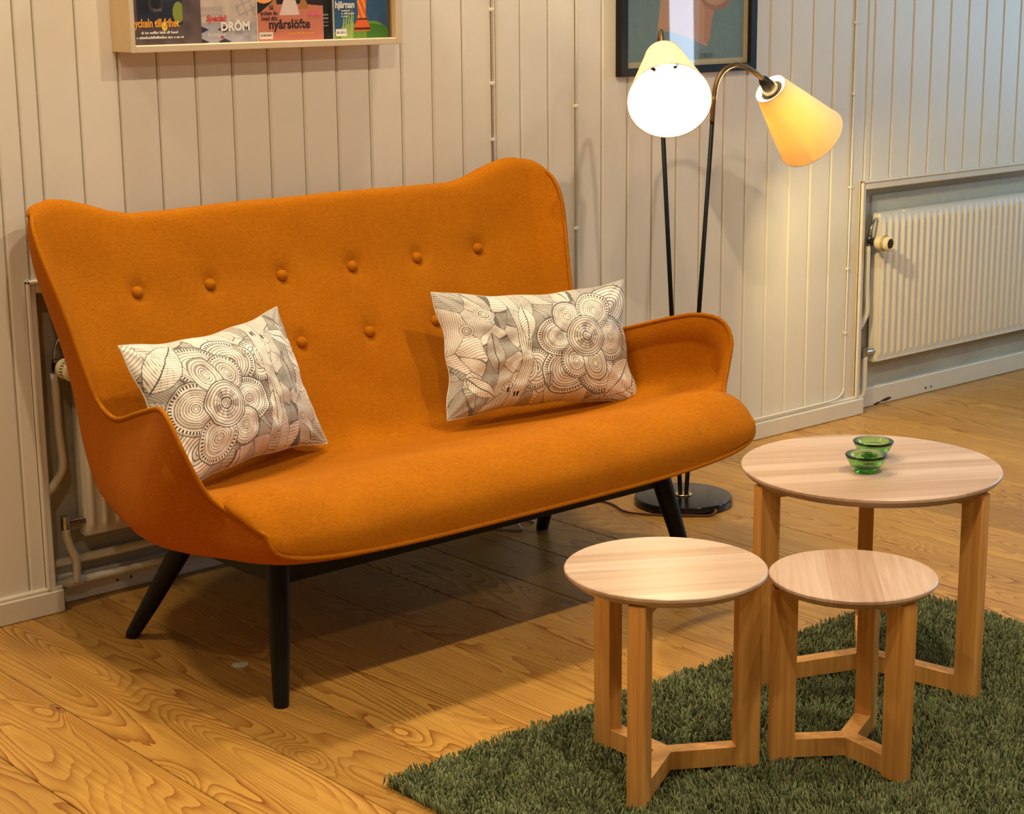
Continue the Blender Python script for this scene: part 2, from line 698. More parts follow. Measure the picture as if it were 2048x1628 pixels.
def board_mesh(w, z0, z1, th=0.016, ch=0.0042):
    # upright board with chamfered long edges and a sunken tongue between neighbours
    g = 0.0012
    poly = [(g, 0.0), (g, -th + ch), (g + ch, -th), (w - g - ch, -th), (w - g, -th + ch), (w - g, 0.0)]
    mb = MB()
    mb.prism([(x, y) for x, y in poly], z0, z1)
    return mb


def in_recess(x0, x1):
    for a, b in RECESS:
        if x1 > a + 0.004 and x0 < b - 0.004:
            return (a, b)
    return None


Y_FACE = 0.0   # board faces lie at Y = 0
protos = {}
k = -12
while GX0 + k * BW < X_END - 0.01:
    x0 = GX0 + k * BW
    x1 = min(x0 + BW, X_END)
    rc = in_recess(x0, x1)
    pieces = []
    if rc is None:
        pieces.append((x0, x1, 0.0))
    else:
        if x0 < rc[0] - 0.002:
            pieces.append((x0, rc[0], 0.0)); pieces.append((rc[0], x1, Z_TRIM - 0.015))
        elif x1 > rc[1] + 0.002:
            pieces.append((x0, rc[1], Z_TRIM - 0.015)); pieces.append((rc[1], x1, 0.0))
        else:
            pieces.append((x0, x1, Z_TRIM - 0.015))
    for (a, b, z0) in pieces:
        key = (round(b - a, 3), z0)
        if key not in protos:
            o = board_mesh(b - a, z0, ZC).build('wall_board', M['paint'], wall_back)
            protos[key] = o
            o.location = (a, 0.016, 0)
        else:
            copy_obj(protos[key], (a, 0.016, 0), wall_back)
    k += 1
# tongue that shows in the grooves
solid = [(-1.6, RECESS[0][0]), (RECESS[0][1], RECESS[1][0]), (RECESS[1][1], X_END)]
mb = MB()
for a, b in solid:
    mb.box((a, 0.0085, 0), (b, 0.078, ZC))
for a, b in RECESS:
    mb.box((a, 0.0085, Z_TRIM - 0.01), (b, 0.078, ZC))
mb.build('board_tongue', M['paint'], wall_back)
# niche backs: plaster with a sheet of insulation board behind the radiators and a low inner skirting
for a, b in RECESS:
    MB().box((a - 0.05, 0.056, 0.0), (b + 0.05, 0.080, Z_TRIM + 0.02)).build('niche_panel', M['plaster'], wall_back)
    MB().box((a + 0.11, 0.050, 0.30), (b - 0.08, 0.058, 0.678), 0.002).build('insulation_board', simple('insulation_board', (0.50, 0.50, 0.43), 0.9, var=0.1, bump=0.4), wall_back)

# trims around the niches
tn = 1
for a, b in RECESS:
    mb = MB()
    w = 0.032
    mb.box((a - w / 2, -0.008, 0.052), (a + w / 2 - 0.009, 0.058, Z_TRIM), 0.003)
    mb.box((b - w / 2, -0.010, 0.052), (b + w / 2, 0.058, Z_TRIM), 0.003)
    mb.box((a + w / 2 - 0.009, -0.008, Z_TRIM - 0.029), (b - w / 2, 0.058, Z_TRIM), 0.003)
    mb.box((a - w / 2, -0.013, 0.055), (a - w / 2 + 0.008, 0.0, Z_TRIM), 0.002)
    mb.box((a - w / 2, -0.013, Z_TRIM - 0.008), (b + w / 2, 0.0, Z_TRIM), 0.002)
    o = mb.build('trim_%d' % tn, M['base'])
    tag(o, ['painted moulding framing the shadowed radiator niche behind the sofa',
            'pale painted moulding framing the radiator niche at the right'][tn - 1], kind='structure')
    tn += 1

# baseboards
bmb = MB()
for a, b in ((-1.6, RECESS[0][0] + 0.022), (RECESS[0][1] - 0.022, RECESS[1][0] + 0.022), (RECESS[1][1] - 0.022, X_END)):
    bmb.box((a, -0.014, 0.0), (b, 0.012, 0.052), 0.003)
    bmb.box((a, -0.009, 0.050), (b, 0.012, 0.060), 0.003)
bo = bmb.build('baseboard_back', M['base'])
tag(bo, 'low cream skirting board running under the panelled wall', kind='structure')
for i, (a, b) in enumerate(RECESS):
    bb = MB().box((a + 0.012, 0.036, 0.0), (b - 0.012, 0.060, 0.062), 0.003)
    bb = bb.build('baseboard_niche' + ('' if i == 0 else '_right'), M['base'])
    tag(bb, ['scuffed skirting strip inside the niche behind the sofa', 'chipped white skirting strip inside the right niche'][i], kind='structure')
    if i == 1:
        for (cx, w, h, zz) in ((4.645, 0.035, 0.004, 0.006), (4.69, 0.05, 0.006, 0.012), (4.90, 0.008, 0.004, 0.018), (4.93, 0.006, 0.004, 0.018)):
            pts = [(cx + w * math.cos(t) * (0.5 + 0.12 * rnd.random()), zz + h * math.sin(t) * (0.6 + 0.5 * rnd.random()) + 0.04 * w * math.cos(t)) for t in np.linspace(0, 2 * math.pi, 13)[:-1]]
            m2 = MB().add([(x, 0.0352, z) for x, z in pts] + [(x, 0.037, z) for x, z in pts],
                          [tuple(range(12))] + [(q, (q + 1) % 12, 12 + (q + 1) % 12, 12 + q) for q in range(12)])
            m2.build('paint_chip', M['rust'], bb)
    else:
        for cx in (1.905, 1.94):
            MB().lathe([(0.0001, 0.0), (0.003, 0.0), (0.003, 0.002)], (cx, 0.0345, 0.026), (0, 1, 0), 8).build('paint_chip', M['rust'], bb)

# ------------------------------------------------------------------ floor of pine planks
floor = MB().box((-1.7, -6.6, -0.05), (X_END + 0.1, 0.12, -0.021)).build('floor', simple('subfloor', (0.05, 0.03, 0.015), 0.9))
tag(floor, 'varnished knotty pine plank floor', kind='structure')
PW = 0.19094
PX0 = 1.48315
pprotos = {}
for k in range(-17, 30):
    xa = PX0 + k * PW
    if xa + PW < -1.6 or xa > X_END:
        continue
    cuts = [0.10]
    if k == 2:
        cuts += [-0.999, -4.6]
    else:
        c = -rnd.uniform(2.3, 4.4)
        if rnd.random() < 0.5:
            cuts += [c]
        else:
            cuts += [c - 0.5]
    cuts.append(-6.5)
    for a, b in zip(cuts[:-1], cuts[1:]):
        L = round(a - b, 3)
        mb = MB().box((0.0009, -L + 0.0010, -0.021), (PW - 0.0009, -0.0010, 0.0), 0.0015)
        o = mb.build('floor_plank', M['floor'], floor)
        o.location = (xa, a, 0)
# small pale disc under the sofa: a floor reflection put in as colour
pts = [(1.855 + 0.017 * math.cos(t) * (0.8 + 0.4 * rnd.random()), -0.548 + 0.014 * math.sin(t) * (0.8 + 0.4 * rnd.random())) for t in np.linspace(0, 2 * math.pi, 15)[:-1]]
MB().prism(pts, -0.001, 0.0006).build('painted_reflection', M['pale'], floor)

# ------------------------------------------------------------------ rest of the room
tag(MB().box((-1.7, -6.6, ZC), (X_END + 0.1, 0.12, ZC + 0.1)).build('ceiling', M['ceil']), 'plain ceiling of the room', kind='structure')
tag(MB().box((-1.7, -6.6, 0), (-1.6, 0.12, ZC)).build('wall_left', M['ceil']), 'plain wall at the left end of the room', kind='structure')
tag(MB().box((-1.7, -6.6, 0), (X_END + 0.1, -6.5, ZC)).build('wall_front', M['ceil']), 'plain wall facing the panelled one', kind='structure')
mb = MB()
WIN = ((-2.15, -0.55, 0.75, 2.35), (-3.27, -3.09, 0.5, 2.4))
# right wall built around two openings
mb.box((X_END, -6.5, 0), (X_END + 0.1, -3.27, ZC))
mb.box((X_END, -3.09, 0), (X_END + 0.1, -2.15, ZC))
mb.box((X_END, -0.55, 0), (X_END + 0.1, 0.0, ZC))
for (a, b, z0, z1) in WIN:
    mb.box((X_END, a, 0), (X_END + 0.1, b, z0))
    mb.box((X_END, a, z1), (X_END + 0.1, b, ZC))
tag(mb.build('wall_right', M['ceil']), 'plain wall with windows at the right end of the room', kind='structure')
for i, (a, b, z0, z1) in enumerate(WIN):
    r = empty('window_%d' % (i + 1), (X_END + 0.05, (a + b) / 2, z0), ['wide daylit window in the right wall', 'narrow daylit window strip in the right wall'][i], kind='structure')
    m2 = MB()
    fw_ = 0.03
    x0, x1 = X_END + 0.02, X_END + 0.08
    m2.box((x0, a, z0), (x1, a + fw_ * 0.5, z1)); m2.box((x0, b - fw_ * 0.5, z0), (x1, b, z1))
    m2.box((x0, a, z0), (x1, b, z0 + fw_)); m2.box((x0, a, z1 - fw_), (x1, b, z1))
    m2.build('window_frame', M['base'], r)
    MB().box((X_END + 0.045, a + 0.015, z0 + fw_), (X_END + 0.05, b - 0.015, z1 - fw_)).build('pane', M['pglass'], r)

# ------------------------------------------------------------------ sofa
CX = 2.356
Cin = [(.052, .850), (.062, .863), (.083, .868), (.103, .858), (.118, .82), (.135, .76), (.152, .705), (.182, .635),
       (.216, .562), (.25, .48), (.285, .405), (.313, .362), (.35, .344), (.41, .344), (.49, .354), (.56, .370),
       (.62, .387), (.67, .401), (.71, .411), (.745, .417), (.785, .420), (.828, .415), (.868, .401), (.899, .375), (.914, .345), (.912, .305)]
Ed = [(.138, .684, .889), (.146, .688, .883), (.156, .693, .875), (.168, .698, .864), (.184, .701, .842), (.203, .699, .805),
      (.224, .689, .751), (.245, .677, .69), (.265, .667, .625), (.288, .659, .568), (.311, .655, .531), (.348, .655, .511),
      (.401, .660, .509), (.497, .675, .538), (.598, .695, .568), (.66, .713, .580), (.716, .729, .570), (.747, .727, .530),
      (.757, .707, .476), (.766, .686, .434), (.781, .669, .413), (.803, .664, .406), (.828, .659, .399), (.853, .654, .391), (.876, .649, .383), (.891, .643, .376)]
Nin = [3.0] * 8 + [3.2, 3.6, 4.2, 5.0, 6.2, 7.4, 8.2, 8.6, 8.6, 8.4, 8.0, 7.4, 6.6, 5.8, 5.2, 4.8, 4.2, 3.5]
Cout = [(.052, .850), (.040, .832), (.034, .81), (.033, .78), (.036, .74), (.043, .69), (.053, .63), (.068, .56),
        (.088, .49), (.11, .43), (.135, .37), (.165, .322), (.21, .286), (.28, .268), (.35, .262), (.42, .262),
        (.49, .262), (.56, .262), (.62, .263), (.67, .265), (.72, .267), (.77, .271), (.81, .276), (.85, .283), (.885, .292), (.912, .305)]
Nout = [3.0] * 8 + [3.2, 3.8, 4.6, 5.4, 6.4, 7.2, 7.6, 7.8, 7.8, 7.6, 7.2, 6.6, 6.0, 5.6, 5.2, 4.8, 4.2, 3.5]
PER = 6
topK = np.array([(0, .866), (.2, .866), (.36, .864), (.43, .865), (.48, .876), (.53, .895), (.58, .911), (.615, .917), (.645, .911), (.668, .900), (.684, .889)])
HD = np.interp(np.arange((len(Ed) - 1) * PER + 1) / PER, [0, 2, 3, 4, 5, 6.5], [1, 1, .85, .5, .18, 0])


def sofa_grid(Ck, Nk, ncol):
    C_ = catmull(Ck, PER)
    E_ = catmull(Ed, PER)
    N_ = catmull(np.array(Nk)[:, None], PER)[:, 0]
    ph = np.linspace(0, math.pi / 2, 1500)
    rows = []
    for i in range(len(C_)):
        n = N_[i]
        X = np.sin(ph) ** (2 / n)
        Hh = 1 - np.cos(ph) ** (2 / n)
        hw = E_[i, 1] * X
        y = C_[i, 0] + (E_[i, 0] - C_[i, 0]) * Hh
        z = C_[i, 1] + (E_[i, 2] - C_[i, 1]) * Hh
        base = C_[0, 1] + (E_[0, 2] - C_[0, 1]) * Hh
        hump = np.interp(hw * .684 / E_[i, 1], topK[:, 0], topK[:, 1]) - (topK[0, 1] - C_[0, 1]) * (1 - Hh) - base
        z = z + hump * HD[i]
        pts = np.stack([hw, y, z], 1)
        s = np.r_[0, np.cumsum(np.linalg.norm(np.diff(pts, axis=0), axis=1))]
        u = np.linspace(0, s[-1], ncol)
        rows.append(np.stack([np.interp(u, s, pts[:, q]) for q in range(3)], 1))
    Hf = np.array(rows)                                   # (rows, ncol, [hw,y,z])
    left = Hf[:, ::-1, :].copy(); left[:, :, 0] *= -1
    G = np.concatenate([left[:, :-1], Hf], 1)
    out = np.empty_like(G)
    out[:, :, 0] = CX + G[:, :, 0]; out[:, :, 1] = -G[:, :, 1]; out[:, :, 2] = G[:, :, 2]
    return out


def smooth_rows(G, it=2):
    for _ in range(it):
        H2 = G.copy()
        H2[1:-1, 1:-1] = 0.5 * G[1:-1, 1:-1] + 0.125 * (G[:-2, 1:-1] + G[2:, 1:-1] + G[1:-1, :-2] + G[1:-1, 2:])
        G = H2
    return G


def grid_normals(G):
    du = np.gradient(G, axis=1); dv = np.gradient(G, axis=0)
    n = np.cross(du, dv)
    return n / (np.linalg.norm(n, axis=2, keepdims=True) + 1e-12)


sofa = empty('sofa', (CX, -0.5, 0), 'orange wool wingback sofa with buttoned back and splayed black legs', 'sofa')
G = smooth_rows(sofa_grid(Cin, Nin, 120), 3)
Nn = grid_normals(G)
if Nn[40, 119, 1] > 0:
    Nn = -Nn
# buttons
BT = []
for hwb, zb_u, zb_l in ((.094, .703, .562), (.286, .706, .563), (.467, .711, .566)):
    for s in (-1, 1):
        BT.append((s * hwb, zb_u)); BT.append((s * hwb, zb_l))
bpos = []
Gback = G[:60]
for hwb, zb_ in BT:
    d2 = (Gback[:, :, 0] - CX - hwb) ** 2 + (Gback[:, :, 2] - zb_) ** 2
    i, j = np.unravel_index(np.argmin(d2), d2.shape)
    bpos.append((G[i, j].copy(), Nn[i, j].copy()))
disp = np.zeros(G.shape[:2])
for pnt, nn in bpos:
    d = np.linalg.norm(G - pnt, axis=2)
    disp -= 0.0085 * np.exp(-(d / 0.020) ** 2) + 0.002 * np.exp(-(d / 0.055) ** 2)
# pinched seams where each arm meets the seat front
for s in (-1, 1):
    j0 = np.array([CX + s * .672, -.774, .416]); j1 = np.array([CX + s * .595, -.735, .42])
    ab = j1 - j0
    tt = np.clip(((G - j0) @ ab) / (ab @ ab), 0, 1)
    d = np.linalg.norm(G - (j0 + tt[..., None] * ab), axis=2)
    disp -= 0.012 * np.exp(-(d / 0.012) ** 2) * (1 - 0.8 * tt)
# padded roll that swells just inside the rim, and the plump ends of the seat
seg = np.linalg.norm(np.diff(G, axis=1), axis=2)
al = np.concatenate([np.zeros((G.shape[0], 1)), np.cumsum(seg, 1)], 1)
de = np.minimum(al, al[:, -1:] - al)
segr = np.linalg.norm(np.diff(G, axis=0), axis=2)
ar = np.concatenate([np.zeros((1, G.shape[1])), np.cumsum(segr, 0)], 0)
rowi = np.arange(G.shape[0])[:, None] / PER
wroll = np.interp(rowi, [0, 3, 9, 12, 17, 19.5, 21, 26], [0.4, 1, 1, .6, .6, .4, 0.3, 0.2])
disp += 0.011 * wroll * np.sin(np.clip(de / 0.075, 0, 1) * math.pi) ** 0.8
hwg = np.abs(G[:, :, 0] - CX)
disp += 0.016 * np.exp(-((hwg - .575) / .075) ** 2) * np.exp(-((-G[:, :, 1] - .80) / .075) ** 2) * (rowi > 13)
# soft unevenness of the padding
gx = G[:, :, 0]; gz = G[:, :, 2]; gy = G[:, :, 1]
disp += 0.0012 * np.sin(gx * 23 + gz * 9) * np.sin(gz * 31 + gy * 17)
edge = np.ones_like(disp); edge[:2] = 0; edge[-2:] = 0; edge[:, :1] = 0; edge[:, -1:] = 0
G2 = G + Nn * (disp * edge)[..., None]
r_, c_ = G2.shape[:2]
uph = fast_mesh('upholstery', G2.reshape(-1, 3), grid_faces(r_, c_), M['orange'], sofa)
GO = smooth_rows(sofa_grid(Cout, Nout, 100), 3)
shell = fast_mesh('outer_shell', GO.reshape(-1, 3), grid_faces(*GO.shape[:2], flip=True), M['orange_shell'], sofa)
# piping all around the rim
Gp = sofa_grid(Cin, Nin, 120)
loop = [tuple(q) for q in Gp[0, ::2]] + [tuple(q) for q in Gp[1:-1:2, -1]] + [tuple(q) for q in Gp[-1, ::-2]] + [tuple(q) for q in Gp[-2:0:-2, 0]]
MB().tube(loop, 0.0046, 8, closed=True).build('piping', M['orange'], sofa, smooth=True)
for pnt, nn in bpos:
    c0 = pnt - nn * 0.0065
    MB().lathe([(0.0001, 0.0105), (0.005, 0.0098), (0.0095, 0.0075), (0.0128, 0.0035), (0.0135, 0.0), (0.0125, -0.004)], c0, nn, 20).build('button', M['orange'], sofa, smooth=True)
# frame and legs
FL = {'front': ((.514, .722, .262), (.562, .787, 0.0)), 'back': ((.505, .405, .262), (.580, .254, 0.0))}
for s in (-1, 1):
    for kk, (t, b) in FL.items():
        top = np.array((CX + s * t[0], -t[1], t[2])); bot = np.array((CX + s * b[0], -b[1], b[2]))
        pts = [bot + (top - bot) * q for q in (0, .015, .3, .7, 1.0)]
        lg = MB().tube(pts, [0.0142, 0.0152, 0.018, 0.0215, 0.023], 20)
        for i_, v in enumerate(lg.v):       # feet cut flat on the floor
            if v[2] < 0.0005 or i_ < 20:
                lg.v[i_] = (v[0], v[1], 0.0005)
        lg.build('leg', M['black'], sofa, autosmooth=50)
    MB().box((CX + s * .508 - .013, -.735, .215), (CX + s * .508 + .013, -.39, .262), .003).build('side_rail', M['black'], sofa)
MB().box((CX - .52, -.735, .218), (CX + .52, -.708, .266), .003).build('front_rail', M['black'], sofa)
MB().box((CX - .50, -.42, .218), (CX + .50, -.394, .264), .003).build('back_rail', M['black'], sofa)


# ------------------------------------------------------------------ cushions with an ink drawing
def value_noise(x, y, seed, f):
    r = np.random.default_rng(seed)
    T = r.random((64, 64))
    xi = np.floor(x * f).astype(int); yi = np.floor(y * f).astype(int)
    fx = x * f - xi; fy = y * f - yi
    fx = fx * fx * (3 - 2 * fx); fy = fy * fy * (3 - 2 * fy)
    g = lambda a, b: T[a % 64, b % 64]
    return (g(xi, yi) * (1 - fx) + g(xi + 1, yi) * fx) * (1 - fy) + (g(xi, yi + 1) * (1 - fx) + g(xi + 1, yi + 1) * fx) * fy


def ink_pattern(X, Y, Wd, Hd):
    """X in 0..Wd, Y in 0..Hd metres, returns RGB of a doodled pen drawing on off-white cotton."""
    r = np.random.default_rng(5)
    tone = np.full(X.shape, 0.62)
    wx = X + 0.005 * (value_noise(X, Y, 1, 22) - .5); wy = Y + 0.005 * (value_noise(X, Y, 2, 22) - .5)
    vx_ = wx + 0.030 * (value_noise(X, Y, 3, 13) - .5); vy_ = wy + 0.030 * (value_noise(X, Y, 4, 13) - .5)
    # background: patches of parallel strokes
    sx = r.random(90) * Wd; sy = r.random(90) * Hd
    ang = r.choice([0.02, 1.55, 1.6, 0.7, 2.3, -0.05], 90) + r.normal(0, .12, 90)
    per = r.uniform(.0036, .0070, 90); shade = r.uniform(.42, .74, 90)
    D = (vx_[..., None] - sx) ** 2 * 1.6 + (vy_[..., None] - sy) ** 2
    idx = np.argmin(D, -1)
    Ds = np.sort(D, -1)[..., :2]
    bd = np.sqrt(Ds[..., 1]) - np.sqrt(Ds[..., 0])
    co_ = np.cos(ang)[idx]; si_ = np.sin(ang)[idx]
    ph = (vx_ * co_ + vy_ * si_) / per[idx]
    tone = shade[idx] * (1 - 0.42 * (np.abs((ph % 1) - .5) > .36))
    tone = np.where(bd < .0016, .25, tone)
    del D, Ds

    def rings(cx, cy, a, b, rot=0.0, per_=.0062, lo=.34, hi=.74, dots=False, spokes=0, fillr=1.0):
        nonlocal tone
        dx, dy = wx - cx, wy - cy
        c, s = math.cos(rot), math.sin(rot)
        ex = (dx * c + dy * s) / a; ey = (-dx * s + dy * c) / b
        d = np.sqrt(ex ** 2 + ey ** 2)
        m = d < fillr
        rr = d * min(a, b) / per_
        t = np.where((rr % 1) > .70, lo, hi)
        band = (np.floor(rr).astype(int) * 7) % 5
        t = t - .14 * (band == 2) - .07 * (band == 4)
        th = np.arctan2(ey, ex)
        if spokes:
            mm = (d > .18) & (d < .62)
            t = np.where(mm & (((th / (2 * math.pi) * spokes) % 1) < .12), .3, t)
            t = np.where(mm & ((np.floor(th / (2 * math.pi) * spokes) % 3) == 0), t * .74, t)
        if dots:
            mm = (d > .80) & (d < .90)
            t = np.where(mm, .72, t)
            t = np.where(mm & (((th * max(a, b) / .0085) % 1) < .45), .13, t)
        t = np.where(d > fillr - .05, .24, t)
        tone = np.where(m, t, tone)

    def leaf(cx, cy, L, w, rot, per_=.0075, hi=.76):
        nonlocal tone
        dx, dy = wx - cx, wy - cy
        c, s = math.cos(rot), math.sin(rot)
        u = (dx * c + dy * s) / L; v = (-dx * s + dy * c)
        prof = w * np.clip(1 - u ** 2, 0, 1) ** .8
        m = (np.abs(u) < 1) & (np.abs(v) < prof)
        ph_ = (u * L + 0.9 * np.abs(v)) / per_
        t = np.where((ph_ % 1) < .24, .33, hi)
        t = np.where(np.abs(v) < .0011, .18, t)
        t = np.where(np.abs(v) > prof - .0016, .24, t)
        tone = np.where(m, t, tone)

    W_, H_ = Wd, Hd
    # arcs of shells at lower middle
    rings(.40 * W_, .30 * H_, .045, .055, per_=.007, dots=True)
    rings(.36 * W_, .30 * H_, .026, .034, per_=.006)
    rings(.57 * W_, .27 * H_, .075, .065, .2, per_=.0065, dots=True)
    rings(.75 * W_, .24 * H_, .070, .055, -.1, per_=.0065, dots=True)
    rings(.86 * W_, .80 * H_, .075, .055, .35, per_=.008)
    # blossoms
    for (u, v, a, b, d_) in ((.545, .57, .068, .056, True), (.845, .53, .062, .060, True), (.605, .75, .046, .046, False),
                             (.765, .78, .052, .050, True), (.62, .34, .044, .046, True), (.735, .31, .040, .046, False)):
        rings(u * W_, v * H_, a, b, 0, .0062, dots=d_)
        rings(u * W_, v * H_, a * .55, b * .55, 0, .0055, hi=.78)
    rings(.695 * W_, .555 * H_, .058, .056, 0, .0072, hi=.80, spokes=14)
    rings(.695 * W_, .555 * H_, .013, .012, 0, .004, hi=.8, lo=.2)
    # stem band
    xc = (.285 + .05 * np.sin((wy / H_ - .15) * 2.6) - .10 * np.clip(.35 - wy / H_, 0, 1)) * W_ * 1.0 + .06 * W_ * (1 - wy / H_)
    dd = wx - xc
    m = np.abs(dd) < .017
    t = np.where(((dd / .0055) % 1) < .26, .30, .68)
    t = np.where(np.abs(dd) > .0155, .2, t)
    tone = np.where(m, t, tone)
    # leaves and eyes
    leaf(.385 * W_, .72 * H_, .052, .020, 1.45)
    leaf(.20 * W_, .47 * H_, .052, .022, 1.60, hi=.5)
    leaf(.13 * W_, .20 * H_, .050, .017, 2.55)
    leaf(.89 * W_, .20 * H_, .070, .034, .75)
    leaf(.47 * W_, .19 * H_, .022, .010, 1.5, hi=.52)
    rings(.19 * W_, .80 * H_, .021, .020, 0, .0055)
    rings(.085 * W_, .67 * H_, .016, .016, 0, .0055)
    rings(.26 * W_, .17 * H_, .020, .016, 0, .006)
    # little black keys
    for (u, v) in ((.30, .10), (.315, .10), (.27, .14)):
        tone = np.where((np.abs(wx - u * W_) < .0022) & (np.abs(wy - v * H_) < .006), .06, tone)
    fade = 0.90 + .20 * value_noise(X, Y, 9, 14)
    tone = np.clip(((tone - .5) * 1.22 + .47) * fade * 1.22, .03, .93)
    return np.stack([tone * 1.02, tone * .985, tone * .91], -1) ** 1.12


def cushion(name, label, base, yaw, lean, roll, W_, H_, T_, flip, seed):
    nu, nv = 470, 290
    u = np.linspace(-1, 1, nu); v = np.linspace(-1, 1, nv)
    V, U = np.meshgrid(v, u, indexing='ij')
    px = U * (1 - .085 * (1 - V ** 2) + .012 * np.sin(V * 9 + seed))
    pz = V * (1 - .150 * (1 - U ** 2) + .010 * np.sin(U * 11 + seed * 2))
    th = T_ * np.clip((1 - np.abs(U) ** 2.4) * (1 - np.abs(V) ** 2.4), 0, 1) ** .62
    x01 = (U + 1) / 2; y01 = (V + 1) / 2
    wr = (value_noise(x01, y01, seed, 7) - .5) * .012 + (value_noise(x01 * 1.5, y01 * .8, seed + 3, 16) - .5) * .007
    rad = np.exp(-((1 - np.abs(U)) ** 2 + (1 - np.abs(V)) ** 2) * 9)
    wr += rad * .004 * np.sin(np.arctan2(1.05 - np.abs(V), 1.05 - np.abs(U)) * 14)
    thf = th + wr * np.clip(th / (T_ * .4), 0, 1)
    cyw, syw = math.cos(yaw), math.sin(yaw)
    Uv = np.array([cyw, syw, 0]); Nv = np.array([syw, -cyw, 0])
    Vv = np.array([0, 0, 1.]) * math.cos(lean) - Nv * math.sin(lean)
    Nf = np.cross(Uv, Vv)
    uu = Uv * math.cos(roll) + Vv * math.sin(roll); vv = -Uv * math.sin(roll) + Vv * math.cos(roll)
    B = np.array(base)
    lx = px * W_ / 2; lz = pz * H_ / 2 + H_ / 2
    # slump: lower part sits fuller
    front = B + lx[..., None] * uu + lz[..., None] * vv + thf[..., None] * Nf
    pu, pv = (U + 1) / 2 * W_, (V + 1) / 2 * H_
    col = ink_pattern(W_ - pu, H_ - pv, W_, H_) if flip else ink_pattern(pu, pv, W_, H_)
    root = empty(name, tuple(B), label, 'cushion', 'ink-patterned cushions on the sofa')
    fast_mesh('front_cover', front.reshape(-1, 3), grid_faces(nv, nu), M['pillow'], root, col.reshape(-1, 3))
    sb = (slice(None, None, 1), slice(None, None, 1))
    st = 5
    iu = np.unique(np.r_[np.arange(0, nu, st), nu - 1]); iv = np.unique(np.r_[np.arange(0, nv, st), nv - 1])
    bk = B + lx[..., None] * uu + lz[..., None] * vv - (th * .4)[..., None] * Nf
    bk = bk[np.ix_(iv, iu)]; cb = np.full(bk.shape, .55) * np.array([1.02, .985, .91])
    fast_mesh('back_cover', bk.reshape(-1, 3), grid_faces(len(iv), len(iu), flip=True), M['pillow'], root, cb.reshape(-1, 3))
    ring = [(i, 0) for i in range(0, nu, 6)] + [(nu - 1, j) for j in range(0, nv, 6)] + [(i, nv - 1) for i in range(nu - 1, 0, -6)] + [(0, j) for j in range(nv - 1, 0, -6)]
    seam = [tuple(B + lx[j, i] * uu + lz[j, i] * vv) for i, j in ring]
    sm = MB().tube(seam, 0.0016, 6, closed=True).build('seam', simple('cotton_seam', (.62, .60, .54), .9), root, smooth=True)
    return root


R_ = math.radians
cushion('cushion', 'ink-patterned cushion at the left end of the sofa, tilted behind its arm', (1.985, -.430, .362), R_(17.7), R_(23.2), R_(0), .500, .315, .074, True, 21)
cushion('cushion', 'ink-patterned cushion at the right end of the sofa, flower towards the arm', (2.772, -.455, .360), R_(-11.3), R_(18), R_(-2.2), .522, .298, .074, False, 33)

# ------------------------------------------------------------------ nest of round oak tables
RZ = 0.014      # table feet stand in the pile


def leg_table(name, label, ctr, r, h, rot, mat_top, a=.030, b=.042):
    cx, cy = ctr
    root = empty(name, (cx, cy, RZ), label, 'table', 'nest of three round oak tables')
    tt = .019
    prof = [(0.0005, h), (r - .0015, h), (r, h - .0015), (r, h - .006), (r - .004, h - .011), (r - .014, h - tt), (0.0005, h - tt)]
    MB().lathe(prof, (cx, cy, 0), (0, 0, 1), 96).build('table_top', mat_top, root, autosmooth=30)
    ro = r - .004
    for k_ in range(3):
        an = math.radians(rot + 120 * k_)
        d = np.array((math.cos(an), math.sin(an))); t = np.array((-d[1], d[0]))
        c0 = np.array((cx, cy))

        def P(rad, tan):
            q = c0 + d * rad + t * tan
            return (q[0], q[1])
        ch = .003
        poly = [P(ro - b, -a / 2), P(ro - ch, -a / 2), P(ro, -a / 2 + ch), P(ro, a / 2 - ch), P(ro - ch, a / 2), P(ro - b, a / 2)]
        MB().prism(poly, RZ, h - tt + .001).build('leg', M['oak_leg'], root)
        in_ = a * .5 / math.tan(math.radians(60))
        pol2 = [(cx, cy), P(in_, -a / 2), P(ro - b, -a / 2), P(ro - b, a / 2), P(in_, a / 2)]
        MB().prism(pol2, RZ + .006, RZ + .039).build('stretcher', M['oak_leg'], root)
        MB().prism(pol2, h - tt - .020, h - tt + .001).build('top_brace', M['oak_leg'], root)
    return root


leg_table('side_table', 'largest round oak table of the nest, holding two green glass bowls', (2.735, -1.424), .246, .427, 39, M['oak_top'])
leg_table('side_table', 'middle-sized round oak table standing nearest the sofa', (2.102, -1.497), .170, .380, 88, M['oak_top'])
leg_table('side_table', 'smallest and lowest round oak table of the nest', (2.384, -1.667), .1425, .345, 23, M['oak_top_b'])


# ------------------------------------------------------------------ glass bowls
def bowl(x, y, z, label):
    prof = [(0.0004, .0), (.019, .0), (.0215, .0015), (.027, .010), (.0345, .022), (.0388, .0315), (.0392, .0335), (.0380, .0345),
            (.030, .0325), (.0262, .0300), (.0245, .024), (.0225, .016), (.019, .0125), (0.0004, .0115)]
    o = MB().lathe(prof, (x, y, z), (0, 0, 1), 56).build('glass_bowl', M['glass'], None, smooth=True, loc=(x, y, z))
    return tag(o, label, 'bowl', 'green glass bowls')


bowl(2.690, -1.448, .4272, 'small green glass bowl on the big table, nearer the camera')
bowl(2.783, -1.392, .4272, 'small green glass bowl on the big table, farther back')


